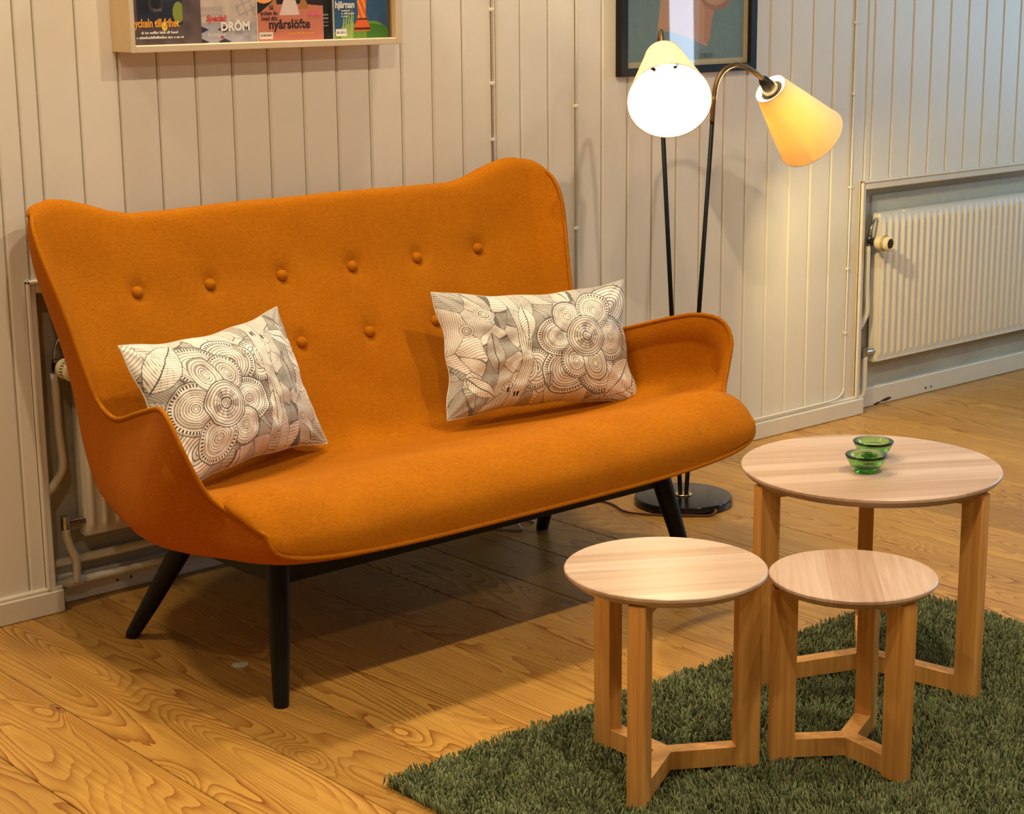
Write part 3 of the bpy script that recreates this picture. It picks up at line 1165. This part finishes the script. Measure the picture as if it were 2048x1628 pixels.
# ------------------------------------------------------------------ floor lamp
LX, LD = 3.361, .335
lamp = empty('floor_lamp', (LX, -LD, 0), 'two-armed black floor lamp with lit cream cone shades', 'lamp')
MB().lathe([(.0005, 0), (.124, 0), (.128, .003), (.1285, .017), (.126, .0215), (.120, .023), (.0005, .0235)], (LX, -LD, 0), (0, 0, 1), 72).build('base', M['lacquer'], lamp, autosmooth=35)
MB().lathe([(.0005, .0235), (.0225, .0235), (.0238, .0255), (.0225, .0275), (.0185, .0268), (.0005, .0268)], (LX, -LD, 0), (0, 0, 1), 36).build('brass_ring', M['brass_b'], lamp, smooth=True)
pA0, pA1 = np.array((LX - .011, -LD, .026)), np.array((3.262, -.335, 1.105))
pB0, pB1 = np.array((LX + .011, -LD, .026)), np.array((3.456, -.335, 1.045))
MB().tube([pA0, pA1], .0058, 14).build('pole', M['black'], lamp, smooth=True)
MB().tube([pB0, pB1], .0058, 14).build('pole', M['black'], lamp, smooth=True)


def goose(keys):
    return [tuple(q) for q in catmull(keys, 10)]


def lamp_head(S, a, L, r0, r1, bulb_mat, neck):
    S = np.array(S, float); a = np.array(a, float); a /= np.linalg.norm(a)
    MB().tube(goose(neck), .0065, 12).build('gooseneck', M['brass'], lamp, smooth=True)
    e = np.array(neck[-1])
    # socket cup
    MB().lathe([(.0005, -.046), (.009, -.046), (.0125, -.042), (.0195, -.012), (.0215, -.004), (.0215, .004), (.0185, .006), (.0005, .006)], S, a, 28).build('socket', M['darkp'], lamp, autosmooth=40)
    th = .0012
    prof = [(r0, -.004), (r1, L - .004), (r1 - th, L - .004), (r0 - th, -.004)]
    sh = MB().lathe(prof, S, a, 72, closed=True).build('lamp_shade', M['shade'], lamp, autosmooth=40)
    w = Vector(a).orthogonal().normalized(); w2 = Vector(a).cross(w)
    for k_ in range(3):
        an = 2 * math.pi * k_ / 3 + .5
        dirv = w * math.cos(an) + w2 * math.sin(an)
        MB().tube([Vector(S) + dirv * .018, Vector(S) + dirv * (r0 - .001)], .0006, 6).build('shade_wire', M['steel'], sh)
    for (rr, hh) in ((r0, -.004), (r1, L - .004)):
        c = Vector(S) + Vector(a) * hh
        MB().tube([c + (w * math.cos(t) + w2 * math.sin(t)) * rr for t in np.linspace(0, 2 * math.pi, 61)[:-1]], .0013, 6, closed=True).build('shade_rim', simple('shade_binding', (.80, .66, .50), .8), sh, smooth=True)
    MB().lathe([(.018, .002), (.031, .002), (.031, .0045), (.018, .0045)], S, a, 32, closed=True).build('shade_carrier', M['steel'], sh)
    MB().lathe([(.0005, .004), (.0135, .004), (.0135, .040), (.0005, .040)], S, a, 20).build('bulb_cap', M['ivory'], lamp, autosmooth=40)
    bp = [(.0005, .040), (.0125, .041), (.0185, .058), (.0235, .075), (.0240, .086), (.0190, .101), (.010, .109), (.0005, .111)]
    MB().lathe(bp, S, a, 32).build('bulb', bulb_mat, lamp, smooth=True)


S1 = (3.166, -.440, 1.156); a1 = (-.585, -.673, -.453)
lamp_head(S1, a1, .200, .044, .097, M['bulb'],
          [pA1 - np.array((-.006, 0, .06)), pA1, (3.252, -.337, 1.165), (3.243, -.352, 1.203), (3.225, -.372, 1.216), (3.206, -.394, 1.204), (3.188, -.415, 1.180)])
S2 = (3.672, -.336, 1.057); a2 = (.755, -.045, -.655)
lamp_head(S2, a2, .207, .044, .095, M['bulb2'],
          [pB1 - np.array((.006, 0, .06)), pB1, (3.466, -.335, 1.085), (3.490, -.335, 1.112), (3.530, -.335, 1.125), (3.575, -.335, 1.119), (3.612, -.335, 1.102), (3.638, -.336, 1.086)])
MB().lathe([(.0072, -.004), (.0078, 0), (.0072, .004)], pB1 + np.array((0, 0, .0)), pB1 - pB0, 16).build('collar', M['brass_b'], lamp, smooth=True)
MB().lathe([(.0005, 0), (.005, 0), (.005, .004), (.0005, .004)], (3.345, -.4625, .010), (-.1, -1, 0), 14).build('cord_grommet', M['steel'], lamp)
MB().tube(catmull([(3.345, -.464, .010), (3.322, -.470, .004), (3.290, -.446, .004), (3.237, -.389, .004), (3.195, -.330, .004), (3.186, -.290, .004), (3.205, -.236, .004), (3.207, -.19, .004), (3.19, -.12, .004), (3.17, -.04, .004)], 8), .0028, 8).build('lamp_cord', M['cord'], lamp, smooth=True)


# ------------------------------------------------------------------ radiators
def radiator(x0, x1, z0, z1, label, left):
    root = empty('radiator', (x0, .03, z0), label, 'radiator', 'panel radiators in the wall niches')
    pitch = .0325
    n = int((x1 - x0) / pitch)
    x1 = x0 + n * pitch
    # pressed sheet with upright ribs that end in rounded tips
    xs, dep = [x0, x0 + .004], [.014, .004]
    for i in range(n):
        a = x0 + i * pitch
        for q, d_ in ((.18, .004), (.30, .0), (.42, -.0035), (.58, -.0035), (.70, .0), (.82, .004)):
            xs.append(a + q * pitch); dep.append(d_)
    xs += [x1 - .004, x1]; dep += [.004, .014]
    zs = [z0, z0 + .004, z0 + .012, z0 + .022, z0 + .032, z1 - .032, z1 - .022, z1 - .012, z1 - .004, z1]
    amp = [None, 0, 0, .55, 1, 1, .55, 0, 0, None]
    Gr = []
    for z, am in zip(zs, amp):
        row = []
        for x, d_ in zip(xs, dep):
            if am is None:
                yy = .014
            elif d_ >= .014:
                yy = .014
            else:
                yy = .004 + (d_ - .004) * am
            row.append((x, yy + .002, z))
        Gr.append(row)
    m = MB().grid(Gr)
    m.box((x0, .015, z0), (x1, .040, z1), .003)
    m.build('panel', M['rad'], root, autosmooth=45)
    for xx in (x0 + .12, x1 - .2):
        MB().box((xx, .006, z1 - .004), (xx + .03, .018, z1 + .003), .001).build('hanger_clip', M['rad'], root)
    vx = x0 - .042
    zk = .541
    # thermostat
    kn = MB().lathe([(.0005, .018), (.019, .018), (.0220, .022), (.0228, .030), (.0228, .060), (.0215, .067), (.0170, .070), (.0165, .067), (.0005, .067)], (vx, .0, zk), (0, -1, 0), 36).build('thermostat', M['ivory'], root, autosmooth=35)
    MB().lathe([(.0005, .068), (.0145, .068), (.015, .0665)], (vx, .0, zk), (0, -1, 0), 28).build('thermostat_face', M['darkp'], kn)
    for q in range(22):
        an = 2 * math.pi * q / 22
        c = np.array((vx + .0225 * math.cos(an), -.050, zk + .0225 * math.sin(an)))
        MB().tube([c + np.array((0, .006, 0)), c - np.array((0, .006, 0))], .0013, 5).build('vent_slot', M['darkp'], kn)
    MB().lathe([(.0005, -.012), (.013, -.012), (.0135, .018), (.0005, .018)], (vx, 0, zk), (0, -1, 0), 16).build('valve_nut', M['darkp'], root, autosmooth=40)
    vb = MB()
    vb.lathe([(.0005, -.018), (.011, -.018), (.012, .0), (.010, .014), (.0005, .014)], (vx, .012, zk), (0, 0, 1), 14)
    vb.tube([(vx, .014, zk), (x0 + .004, .018, zk)], .009, 10)
    vb.build('valve_body', M['steel'], root, autosmooth=40)
    MB().tube(catmull([(vx - .008, .006, zk + .018), (vx - .004, .004, zk + .045), (vx + .014, .006, zk + .064), (vx + .034, .014, zk + .068)], 6), .004, 8).build('bleed_tube', M['steel'], root, smooth=True)
    # supply pipe bending into the side of the niche
    MB().tube(catmull([(vx - .008, .012, zk - .014), (vx - .006, .012, .40), (vx - .002, .012, .325), (vx - .016, .013, .293), (vx - .046, .016, .258), (vx - .06, .02, .245)], 7), .0088, 12).build('supply_pipe', M['wcord'], root, smooth=True)
    lv = MB()
    lz = .188
    lv.lathe([(.0005, -.016), (.0095, -.016), (.011, -.004), (.009, .018), (.0005, .018)], (vx - .004, .014, lz), (0, 0, 1), 12)
    lv.tube([(vx - .002, .014, lz), (x0 + .014, .02, lz - .002)], .010, 10)
    lv.build('return_valve', M['steel'], root, autosmooth=40)
    if left:
        MB().tube(catmull([(vx - .004, .012, lz - .012), (vx - .004, .012, .160), (vx + .003, .010, .132), (vx + .013, .009, .105), (vx + .014, .010, .078), (vx + .012, .012, .052)], 7), .0095, 12).build('return_pipe', M['wcord'], root, smooth=True)
        MB().tube([(x0 - .10, .028, .099), (x1, .028, .099)], .010, 12).build('floor_pipe', M['wcord'], root, smooth=True)
        MB().tube([(x0 - .085, .020, .052), (x1, .020, .056)], .0095, 12).build('floor_pipe', M['wcord'], root, smooth=True)
        MB().tube([(vx - .012, .020, .052), (vx + .034, .020, .052)], .0125, 12).build('pipe_joint', M['wcord'], root, smooth=True)
    else:
        MB().tube(catmull([(vx - .004, .012, lz - .012), (vx - .004, .012, .12), (vx - .004, .012, .075), (vx - .012, .013, .052), (vx - .03, .016, .046)], 7), .0085, 12).build('return_pipe', M['wcord'], root, smooth=True)
    return root


radiator(1.822, 2.93, .150, .624, 'shadowed ribbed radiator mostly hidden behind the sofa', True)
radiator(4.590, 6.00, .150, .624, 'white ribbed radiator in the niche right of the lamp', False)


# ------------------------------------------------------------------ cables clipped to the wall
def wall_cable(pts, label, clips, rad=.0027, name='wall_cable'):
    root = empty(name, pts[0], label, 'cable')
    MB().tube(pts, rad, 8).build('cord', M['paint'], root, smooth=True)
    for (x, y, z) in clips:
        MB().box((x - .006, y - .004, z - .004), (x + .006, y + .004, z + .004), .001).build('clip', M['paint'], root)
    return root


wall_cable([(3.289, -.004, .10), (3.289, -.004, ZC)], 'painted-over cable running up the boards just right of the sofa wing', [(3.289, -.004, z) for z in (.25, .70, 1.02, 1.45, 1.9)])
wall_cable([(3.004, -.003, .80), (3.004, -.003, ZC)], 'painted-over cable running up the boards above the sofa wing', [(3.004, -.003, z) for z in (.95, 1.09, 1.27, 1.6)])
pts = catmull([(3.30, -.013, .064), (3.8, -.012, .0645), (4.2, -.011, .065), (4.36, -.009, .066), (4.405, -.006, .075), (4.421, -.005, .092), (4.423, -.004, .14), (4.426, -.004, .6), (4.429, -.004, 1.1), (4.431, -.004, ZC)], 6)
wall_cable([tuple(q) for q in pts], 'white cable along the skirting and up the boards beside the right niche', [(4.4245, -.004, .27), (4.426, -.004, .47), (4.427, -.004, .72), (4.429, -.004, 1.0), (4.43, -.004, 1.21)], rad=.0027)


wc = empty('loose_cord', (2.90, -.20, 0), 'short white cord lying on the floor behind the sofa', 'cord')
MB().tube([tuple(q) for q in catmull([(2.83, -.17, .004), (2.865, -.215, .004), (2.885, -.235, .004), (2.90, -.205, .006), (2.93, -.19, .008), (2.955, -.20, .004), (2.965, -.15, .004), (2.99, -.06, .004)], 6)], .0035, 8).build('cord', M['wcord'], wc, smooth=True)


# ------------------------------------------------------------------ painters for printed sheets
def canvas(name, mat, parent, x0, x1, y, z0, z1, fn, step=.0013, gain=1.0):
    nx = max(2, int((x1 - x0) / step)); nz = max(2, int((z1 - z0) / step))
    X, Z = np.meshgrid(np.linspace(x0, x1, nx), np.linspace(z0, z1, nz))
    col = np.clip(fn(X, Z) * gain, 0, 0.9)
    V = np.stack([X, np.full_like(X, y), Z], -1)
    return fast_mesh(name, V.reshape(-1, 3), grid_faces(nz, nx), mat, parent, col.reshape(-1, 3))


def poly_mask(X, Z, poly):
    m = np.zeros(X.shape, bool)
    n = len(poly)
    j = n - 1
    for i in range(n):
        xi, zi = poly[i]; xj, zj = poly[j]
        c = ((zi > Z) != (zj > Z)) & (X < (xj - xi) * (Z - zi) / (zj - zi + 1e-12) + xi)
        m ^= c
        j = i
    return m


def put(col, m, c):
    col[m] = c


def lin(r, g, b):
    f = lambda c: ((c / 255 + .055) / 1.055) ** 2.4 if c > 10 else c / 255 / 12.92
    return (f(r), f(g), f(b))


# ------------------------------------------------------------------ magazine rack
rack = empty('magazine_rack', (2.30, 0, 1.20), 'pale birch magazine rack hung on the wall above the sofa', 'rack')
RX0, RX1, RZ0, RZ1 = 1.949, 2.656, 1.199, 1.54
RF = .082
MB().box((RX0, -RF, RZ0), (RX0 + .0075, 0, RZ1), .001).build('side_panel', M['birch'], rack)
MB().box((RX1 - .0075, -RF, RZ0), (RX1, 0, RZ1), .001).build('side_panel', M['birch'], rack)
MB().box((RX0 + .0075, -RF + .001, RZ0 + .001), (RX1 - .0075, 0, RZ0 + .014), .001).build('shelf_board', M['birch_f'], rack)
MB().box((RX0 + .0075, -RF + .001, RZ1 - .014), (RX1 - .0075, 0, RZ1), .001).build('top_board', M['birch_f'], rack)
MB().box((RX0 + .0075, -.008, RZ0 + .014), (RX1 - .0075, -.002, RZ1 - .014)).build('back_panel', M['birch'], rack)
fm = MB()
fm.box((RX0 - .001, -RF - .004, RZ0 - .001), (RX0 + .009, -RF + .001, RZ1), .001)
fm.box((RX1 - .013, -RF - .004, RZ0 - .001), (RX1 + .001, -RF + .001, RZ1), .001)
fm.box((RX0 + .009, -RF - .004, RZ0 - .001), (RX1 - .013, -RF + .001, RZ0 + .013), .001)
fm.box((RX0 + .009, -RF - .004, RZ1 - .013), (RX1 - .013, -RF + .001, RZ1), .001)
fm.build('front_edging', M['birch_f'], rack)
ZB = RZ0 + .0142
MH = .285


def magazine(x0, x1, y, label, fn, zb=ZB):
    root = empty('magazine', (x0, y, zb), label, 'magazine', 'magazines in the wall rack')
    MB().box((x0, y + .0006, zb), (x1, y + .007, zb + MH)).build('pages', M['txt_white'], root)
    canvas('cover', M['print_'], root, x0, x1, y, zb, zb + MH, fn, gain=1.3)
    return root


def small_print(x, y, z, w, h, mat, parent, seed=0):
    """a line of print too small to read: short strokes of uneven height"""
    r = random.Random(seed)
    mb = MB()
    q = x
    while q < x + w:
        ww = r.uniform(.0016, .0032)
        hh = h * r.choice((.62, .62, .7, 1.0))
        mb.add([(q, y, z), (q + ww * .8, y, z), (q + ww * .8, y, z + hh), (q, y, z + hh)], [(0, 1, 2, 3)])
        q += ww + (.0026 if r.random() < .16 else .0)
    return mb.build('small_print', mat, parent)


def cov1(X, Z):
    u = X - 1.960; h = Z - ZB
    c = np.empty(X.shape + (3,)); c[:] = lin(82, 70, 72)
    n = value_noise(X, Z, 4, 60)[..., None]
    c *= (.8 + .45 * n)
    m = (u > .018) & (u < .128) & (h > .04)
    put(c, m, lin(38, 42, 58))
    c[m] *= (.55 + 1.0 * value_noise(X, Z, 6, 38)[m])[:, None]
    put(c, m & (((u - .118) / .014) ** 2 + ((h - .066) / .022) ** 2 < 1), lin(120, 135, 60))
    put(c, m & (((u - .064) / .017) ** 2 + ((h - .083) / .017) ** 2 < 1), lin(58, 56, 58))
    put(c, m & (((u - .064) / .013) ** 2 + ((h - .085) / .012) ** 2 < 1), lin(30, 32, 40))
    put(c, (((u - .083) / .007) ** 2 + ((h - .038) / .010) ** 2 < 1), lin(250, 190, 70))
    return c


m1 = magazine(1.960, 2.133, -.062, 'dark magazine with orange title, leftmost in the rack', cov1)
text('Nyckeln till frihet', .0235, (1.958, -.0630, ZB + .037), M['txt_orange'], m1, bold=.0009, sx=.72)
text('PASS', .008, (2.017, -.0630, ZB + .069), M['txt_grey'], m1, space=1.3)
small_print(1.986, -.0630, ZB + .0225, .088, .0055, M['txt_white'], m1, 1)
small_print(1.974, -.0630, ZB + .0125, .112, .0055, M['txt_white'], m1, 2)


def cov2(X, Z):
    u = X - 2.128; h = Z - ZB
    c = np.empty(X.shape + (3,)); c[:] = lin(176, 164, 158)
    g = value_noise(X, Z, 8, 70)
    c *= (.86 + .25 * g)[..., None]
    put(c, (h > .055) & (h < .076) & (((h / .0042) % 1) < .5) & (u < .062), lin(150, 138, 136))
    m = (u > .095) & (h > .055)
    c[m] *= np.where((np.abs(np.sin(X * 160 + Z * 70)) < .3) | (np.abs(np.sin(X * 60 - Z * 150)) < .25), .72, 1.0)[m][:, None]
    m = (h < .042)
    put(c, m, lin(150, 148, 158))
    d = np.abs(((u + .02) % .056) - .028) / .028 + np.abs(((h + .011) % .026) - .013) / .011
    put(c, m & (d < .62) & (u < .085), lin(52, 44, 60))
    c[m & (u > .085)] *= (.7 + .5 * value_noise(X, Z, 12, 90))[m & (u > .085)][:, None]
    put(c, ((u - .058) ** 2 + (h - .012) ** 2) < .004 ** 2, lin(150, 50, 60))
    return c


m2 = magazine(2.134, 2.275, -.060, 'grey patterned magazine with white lettering, second from the rack end', cov2)
text('Special:', .0175, (2.146, -.0610, ZB + .046), M['txt_red'], m2, bold=.0006, shear=.25)
text('DRÖM', .0255, (2.182, -.0610, ZB + .0255), M['txt_white'], m2, bold=.0012)
text('PLANERA', .0105, (2.150, -.0610, ZB + .0135), M['txt_white'], m2, sx=1.0)


def cov3(X, Z):
    u = X - 2.276; h = Z - ZB
    c = np.empty(X.shape + (3,)); c[:] = lin(38, 28, 30)
    hill = .058 + .021 * np.clip(u / .032, 0, 1) - .004 * np.clip((u - .12) / .05, 0, 1)
    put(c, h < hill, lin(176, 108, 88))
    put(c, poly_mask(u, h, [(.058, .055), (.112, .055), (.100, .094), (.072, .094)]), lin(196, 178, 176))
    put(c, poly_mask(u, h, [(.052, .094), (.120, .094), (.118, .118), (.06, .118)]), lin(110, 140, 150))
    put(c, poly_mask(u, h, [(.108, .068), (.138, .068), (.122, .104)]), lin(150, 104, 58))
    put(c, poly_mask(u, h, [(.026, .072), (.052, .072), (.05, .096)]), lin(160, 110, 80))
    e = ((u - .018) / .030) ** 2 + ((h - .104) / .022) ** 2
    put(c, e < 1, lin(232, 150, 90))
    put(c, (((u - .026) / .014) ** 2 + ((h - .108) / .007) ** 2) < 1, lin(50, 30, 30))
    put(c, (u > .003) & (u < .039) & (h > .005) & (h < .019), lin(205, 195, 186))
    put(c, (u > .006) & (u < .036) & (h > .0095) & (h < .0145) & (((u / .0021) % 1) < .55), lin(60, 50, 50))
    return c


m3 = magazine(2.276, 2.452, -.064, 'brick-red magazine with black New Year headline, third in the rack', cov3)
text('Så', .0125, (2.307, -.0650, ZB + .068), M['txt_black'], m3, bold=.0003)
text('lyckas du', .0125, (2.283, -.0650, ZB + .0565), M['txt_black'], m3, bold=.0003)
text('med ditt', .0125, (2.285, -.0650, ZB + .0445), M['txt_black'], m3, bold=.0003)
text('nyårslöfte', .0285, (2.304, -.0650, ZB + .0265), M['txt_black'], m3, bold=.0007, sx=.98)
small_print(2.410, -.0650, ZB + .053, .034, .0105, M['txt_pink'], m3, 3)
small_print(2.356, -.0650, ZB + .014, .070, .0048, M['txt_orange'], m3, 4)


def cov_dark(X, Z):
    c = np.empty(X.shape + (3,)); c[:] = lin(26, 28, 30)
    c *= (.7 + .6 * value_noise(X, Z, 3, 50))[..., None]
    h = Z - ZB
    m = (X > 2.452) & (X < 2.472)
    for hh in (.030, .038, .046, .054):
        put(c, m & (np.abs(h - hh) < .0011), lin(150, 150, 150))
    return c


magazine(2.400, 2.498, -.055, 'black magazine mostly hidden between the red and the blue ones', cov_dark)


def cov4(X, Z):
    u = X - 2.484; h = Z - ZB
    c = np.empty(X.shape + (3,)); c[:] = lin(46, 80, 118)
    c *= (.88 + .22 * value_noise(X, Z, 5, 80))[..., None]
    hill = .012 + .030 * np.exp(-((u - .085) / .055) ** 2) + .006 * np.sin(u * 60)
    put(c, h < hill, lin(96, 134, 50))
    put(c, (h < hill) & (u > .09) & (h < .034 - (u - .09) * .1), lin(58, 108, 40))
    for gx_, gh in ((.024, .052), (.031, .060), (.038, .056), (.045, .066), (.050, .050)):
        put(c, (np.abs(u - gx_ - (h - .02) * .12) < .0028 * np.clip((gh + .012 - h) / .04, 0, 1)) & (h < gh + .012), lin(140, 165, 90))
    # a plain flame-orange column on a banded foot
    w = .0115 + .012 * np.clip((.052 - h) / .03, 0, 1) ** 1.2 + .004 * np.clip((h - .07) / .05, 0, 1.2)
    cxm = .078
    m = (np.abs(u - cxm) < w) & (h > .0165)
    put(c, m, lin(205, 92, 40))
    put(c, m & (np.abs(np.sin(u * 210 + h * 95)) < .45) & (h > .045), lin(235, 160, 60))
    put(c, m & ((np.abs(h - .0215) < .0022) | (np.abs(h - .043) < .0022)), lin(86, 30, 26))
    put(c, (u > .003) & (u < .034) & (h > .006) & (h < .021), lin(215, 210, 205))
    put(c, (u > .006) & (u < .031) & (h > .0105) & (h < .016) & (((u / .0021) % 1) < .55), lin(60, 60, 60))
    return c


m4 = magazine(2.484, 2.636, -.062, 'blue magazine with an orange column on green grass, rightmost in the rack', cov4)
text('hjärnan', .0215, (2.486, -.0630, ZB + .069), M['txt_white'], m4, bold=.0007, sx=.86)
for i_ in range(3):
    small_print(2.503, -.0630, ZB + .061 - i_ * .0062, (.026, .036, .020)[i_], .0038, M['txt_white'], m4, 5 + i_)

# ------------------------------------------------------------------ framed poster
PXa, PXb, PZa, PZb = 3.4335, 3.967, 1.089, 1.80
poster = empty('framed_poster', ((PXa + PXb) / 2, 0, PZa), 'black-framed teal poster of a neck and chin behind the lamp', 'picture')
fw2 = .026
fd = .023
for (a, b) in (((PXa, -fd, PZa), (PXa + fw2, 0, PZb)), ((PXb - fw2, -fd, PZa), (PXb, 0, PZb)),
               ((PXa + fw2, -fd, PZa), (PXb - fw2, 0, PZa + fw2 * .8)), ((PXa + fw2, -fd, PZb - fw2 * .8), (PXb - fw2, 0, PZb))):
    MB().box(a, b, .0012).build('frame_bar', M['frame'], poster)


def pcol(X, Z):
    u = X - PXa; h = Z - PZa
    Wp = PXb - PXa
    c = np.empty(X.shape + (3,)); c[:] = lin(205, 196, 160)
    inn = (u > fw2 + .012) & (u < Wp - fw2 - .018) & (h > .036) & (h < .68)
    put(c, inn, lin(120, 152, 160))
    c[inn] *= (.94 + .12 * value_noise(X, Z, 7, 120)[inn])[:, None]
    # far-side hair and shoulder cloth in grey-blue
    put(c, inn & poly_mask(u, h, [(.140, .120), (.20, .113), (.27, .096), (.337, .072), (.30, .056), (.15, .082)]), lin(130, 158, 176))
    # neck
    neck = poly_mask(u, h, [(.147, .118), (.20, .112), (.27, .095), (.340, .070), (.352, .10), (.357, .14), (.365, .165), (.44, .22), (.44, .30), (.175, .30), (.165, .24)])
    put(c, inn & neck, lin(206, 164, 136))
    edge_ = poly_mask(u, h, [(.330, .085), (.342, .074), (.354, .100), (.358, .14), (.370, .168), (.34, .185), (.315, .21), (.33, .16)])
    put(c, inn & edge_, lin(196, 146, 126))
    chin = (((u - .378) / .075) ** 2 + ((h - .235) / .068) ** 2 < 1) | (((u - .33) / .10) ** 2 + ((h - .33) / .13) ** 2 < 1)
    put(c, inn & chin, lin(204, 166, 140))
    sh_ = inn & (((u - .378) / .075) ** 2 + ((h - .235) / .068) ** 2 < 1) & (((u - .373) / .071) ** 2 + ((h - .247) / .066) ** 2 > 1)
    put(c, sh_, lin(170, 128, 112))
    hair = inn & (((u - .28) / .15) ** 2 + ((h - .50) / .14) ** 2 < 1) & ~chin
    put(c, hair, lin(96, 70, 56))
    return c


canvas('print', M['poster'], poster, PXa + fw2 - .002, PXb - fw2 + .002, -.010, PZa + fw2 * .8 - .002, PZb - fw2 * .8 + .002, pcol, .0016)
text('D HEALTH', .0175, (3.747, -.0108, PZa + .040), M['txt_teal'], poster, sx=.62, bold=.0003)
MB().box((PXa + fw2 - .001, -.0155, PZa + fw2 * .8 - .001), (PXb - fw2 + .001, -.0135, PZb - fw2 * .8 + .001)).build('glass', M['pglass'], poster)

# ------------------------------------------------------------------ shaggy rug
RXa, RXb, RYa, RYb = 1.722, 3.190, -1.205, -2.50
rug = empty('rug', ((RXa + RXb) / 2, (RYa + RYb) / 2, 0), 'shaggy dark green rug under the oak tables', 'rug')
MB().box((RXa + .006, RYb, .0006), (RXb - .006, RYa - .006, .008), .002).build('backing', M['rugbase'], rug)
pit = .0052
xs = np.arange(RXa, RXb, pit); ys = np.arange(RYb, RYa, pit)
GXr, GYr = np.meshgrid(xs, ys)
n = GXr.size
bx = GXr.ravel() + nrg.uniform(-.6, .6, n) * pit; by = GYr.ravel() + nrg.uniform(-.6, .6, n) * pit
q1 = value_noise(bx, by, 40, 7); q2 = value_noise(bx + 5, by, 41, 34); q3 = value_noise(bx + 2, by + 3, 42, 62)
ln = nrg.uniform(.010, .016, n) + .005 * q3
la = (q1 * 4.0 + q2 * 9.0) + nrg.normal(0, .7, n)
lm = nrg.uniform(.35, 1.0, n) * .010
tx = bx + np.cos(la) * lm; ty = by + np.sin(la) * lm
rr_ = nrg.uniform(.0017, .0025, n)
V = np.zeros((n, 7, 3), np.float32)
for k_ in range(3):
    a_ = 2 * math.pi * k_ / 3 + nrg.uniform(0, 6.28, n)
    V[:, k_, 0] = bx + rr_ * np.cos(a_) * .8; V[:, k_, 1] = by + rr_ * np.sin(a_) * .8; V[:, k_, 2] = .006
    V[:, 3 + k_, 0] = bx * .2 + tx * .8 + rr_ * np.cos(a_); V[:, 3 + k_, 1] = by * .2 + ty * .8 + rr_ * np.sin(a_); V[:, 3 + k_, 2] = .006 + ln * .86
V[:, 6, 0] = tx; V[:, 6, 1] = ty; V[:, 6, 2] = .006 + ln
basei = (np.arange(n) * 7)[:, None]
F = []
for k_ in range(3):
    l_ = (k_ + 1) % 3
    F.append(basei + np.array([[k_, l_, 3 + l_]])); F.append(basei + np.array([[k_, 3 + l_, 3 + k_]]))
    F.append(basei + np.array([[3 + k_, 3 + l_, 6]]))
F = np.concatenate(F, 0)
cc = np.array([.160, .192, .086])[None] * nrg.uniform(.55, 1.45, n)[:, None]
cc = cc * (1 + (nrg.random((n, 3)) - .5) * .22)
cc = np.repeat(cc[:, None, :], 7, 1)
pile = fast_mesh('pile', V.reshape(-1, 3), F, M['pile'], rug, cc.reshape(-1, 3), smooth=True)
pile['kind'] = 'stuff'
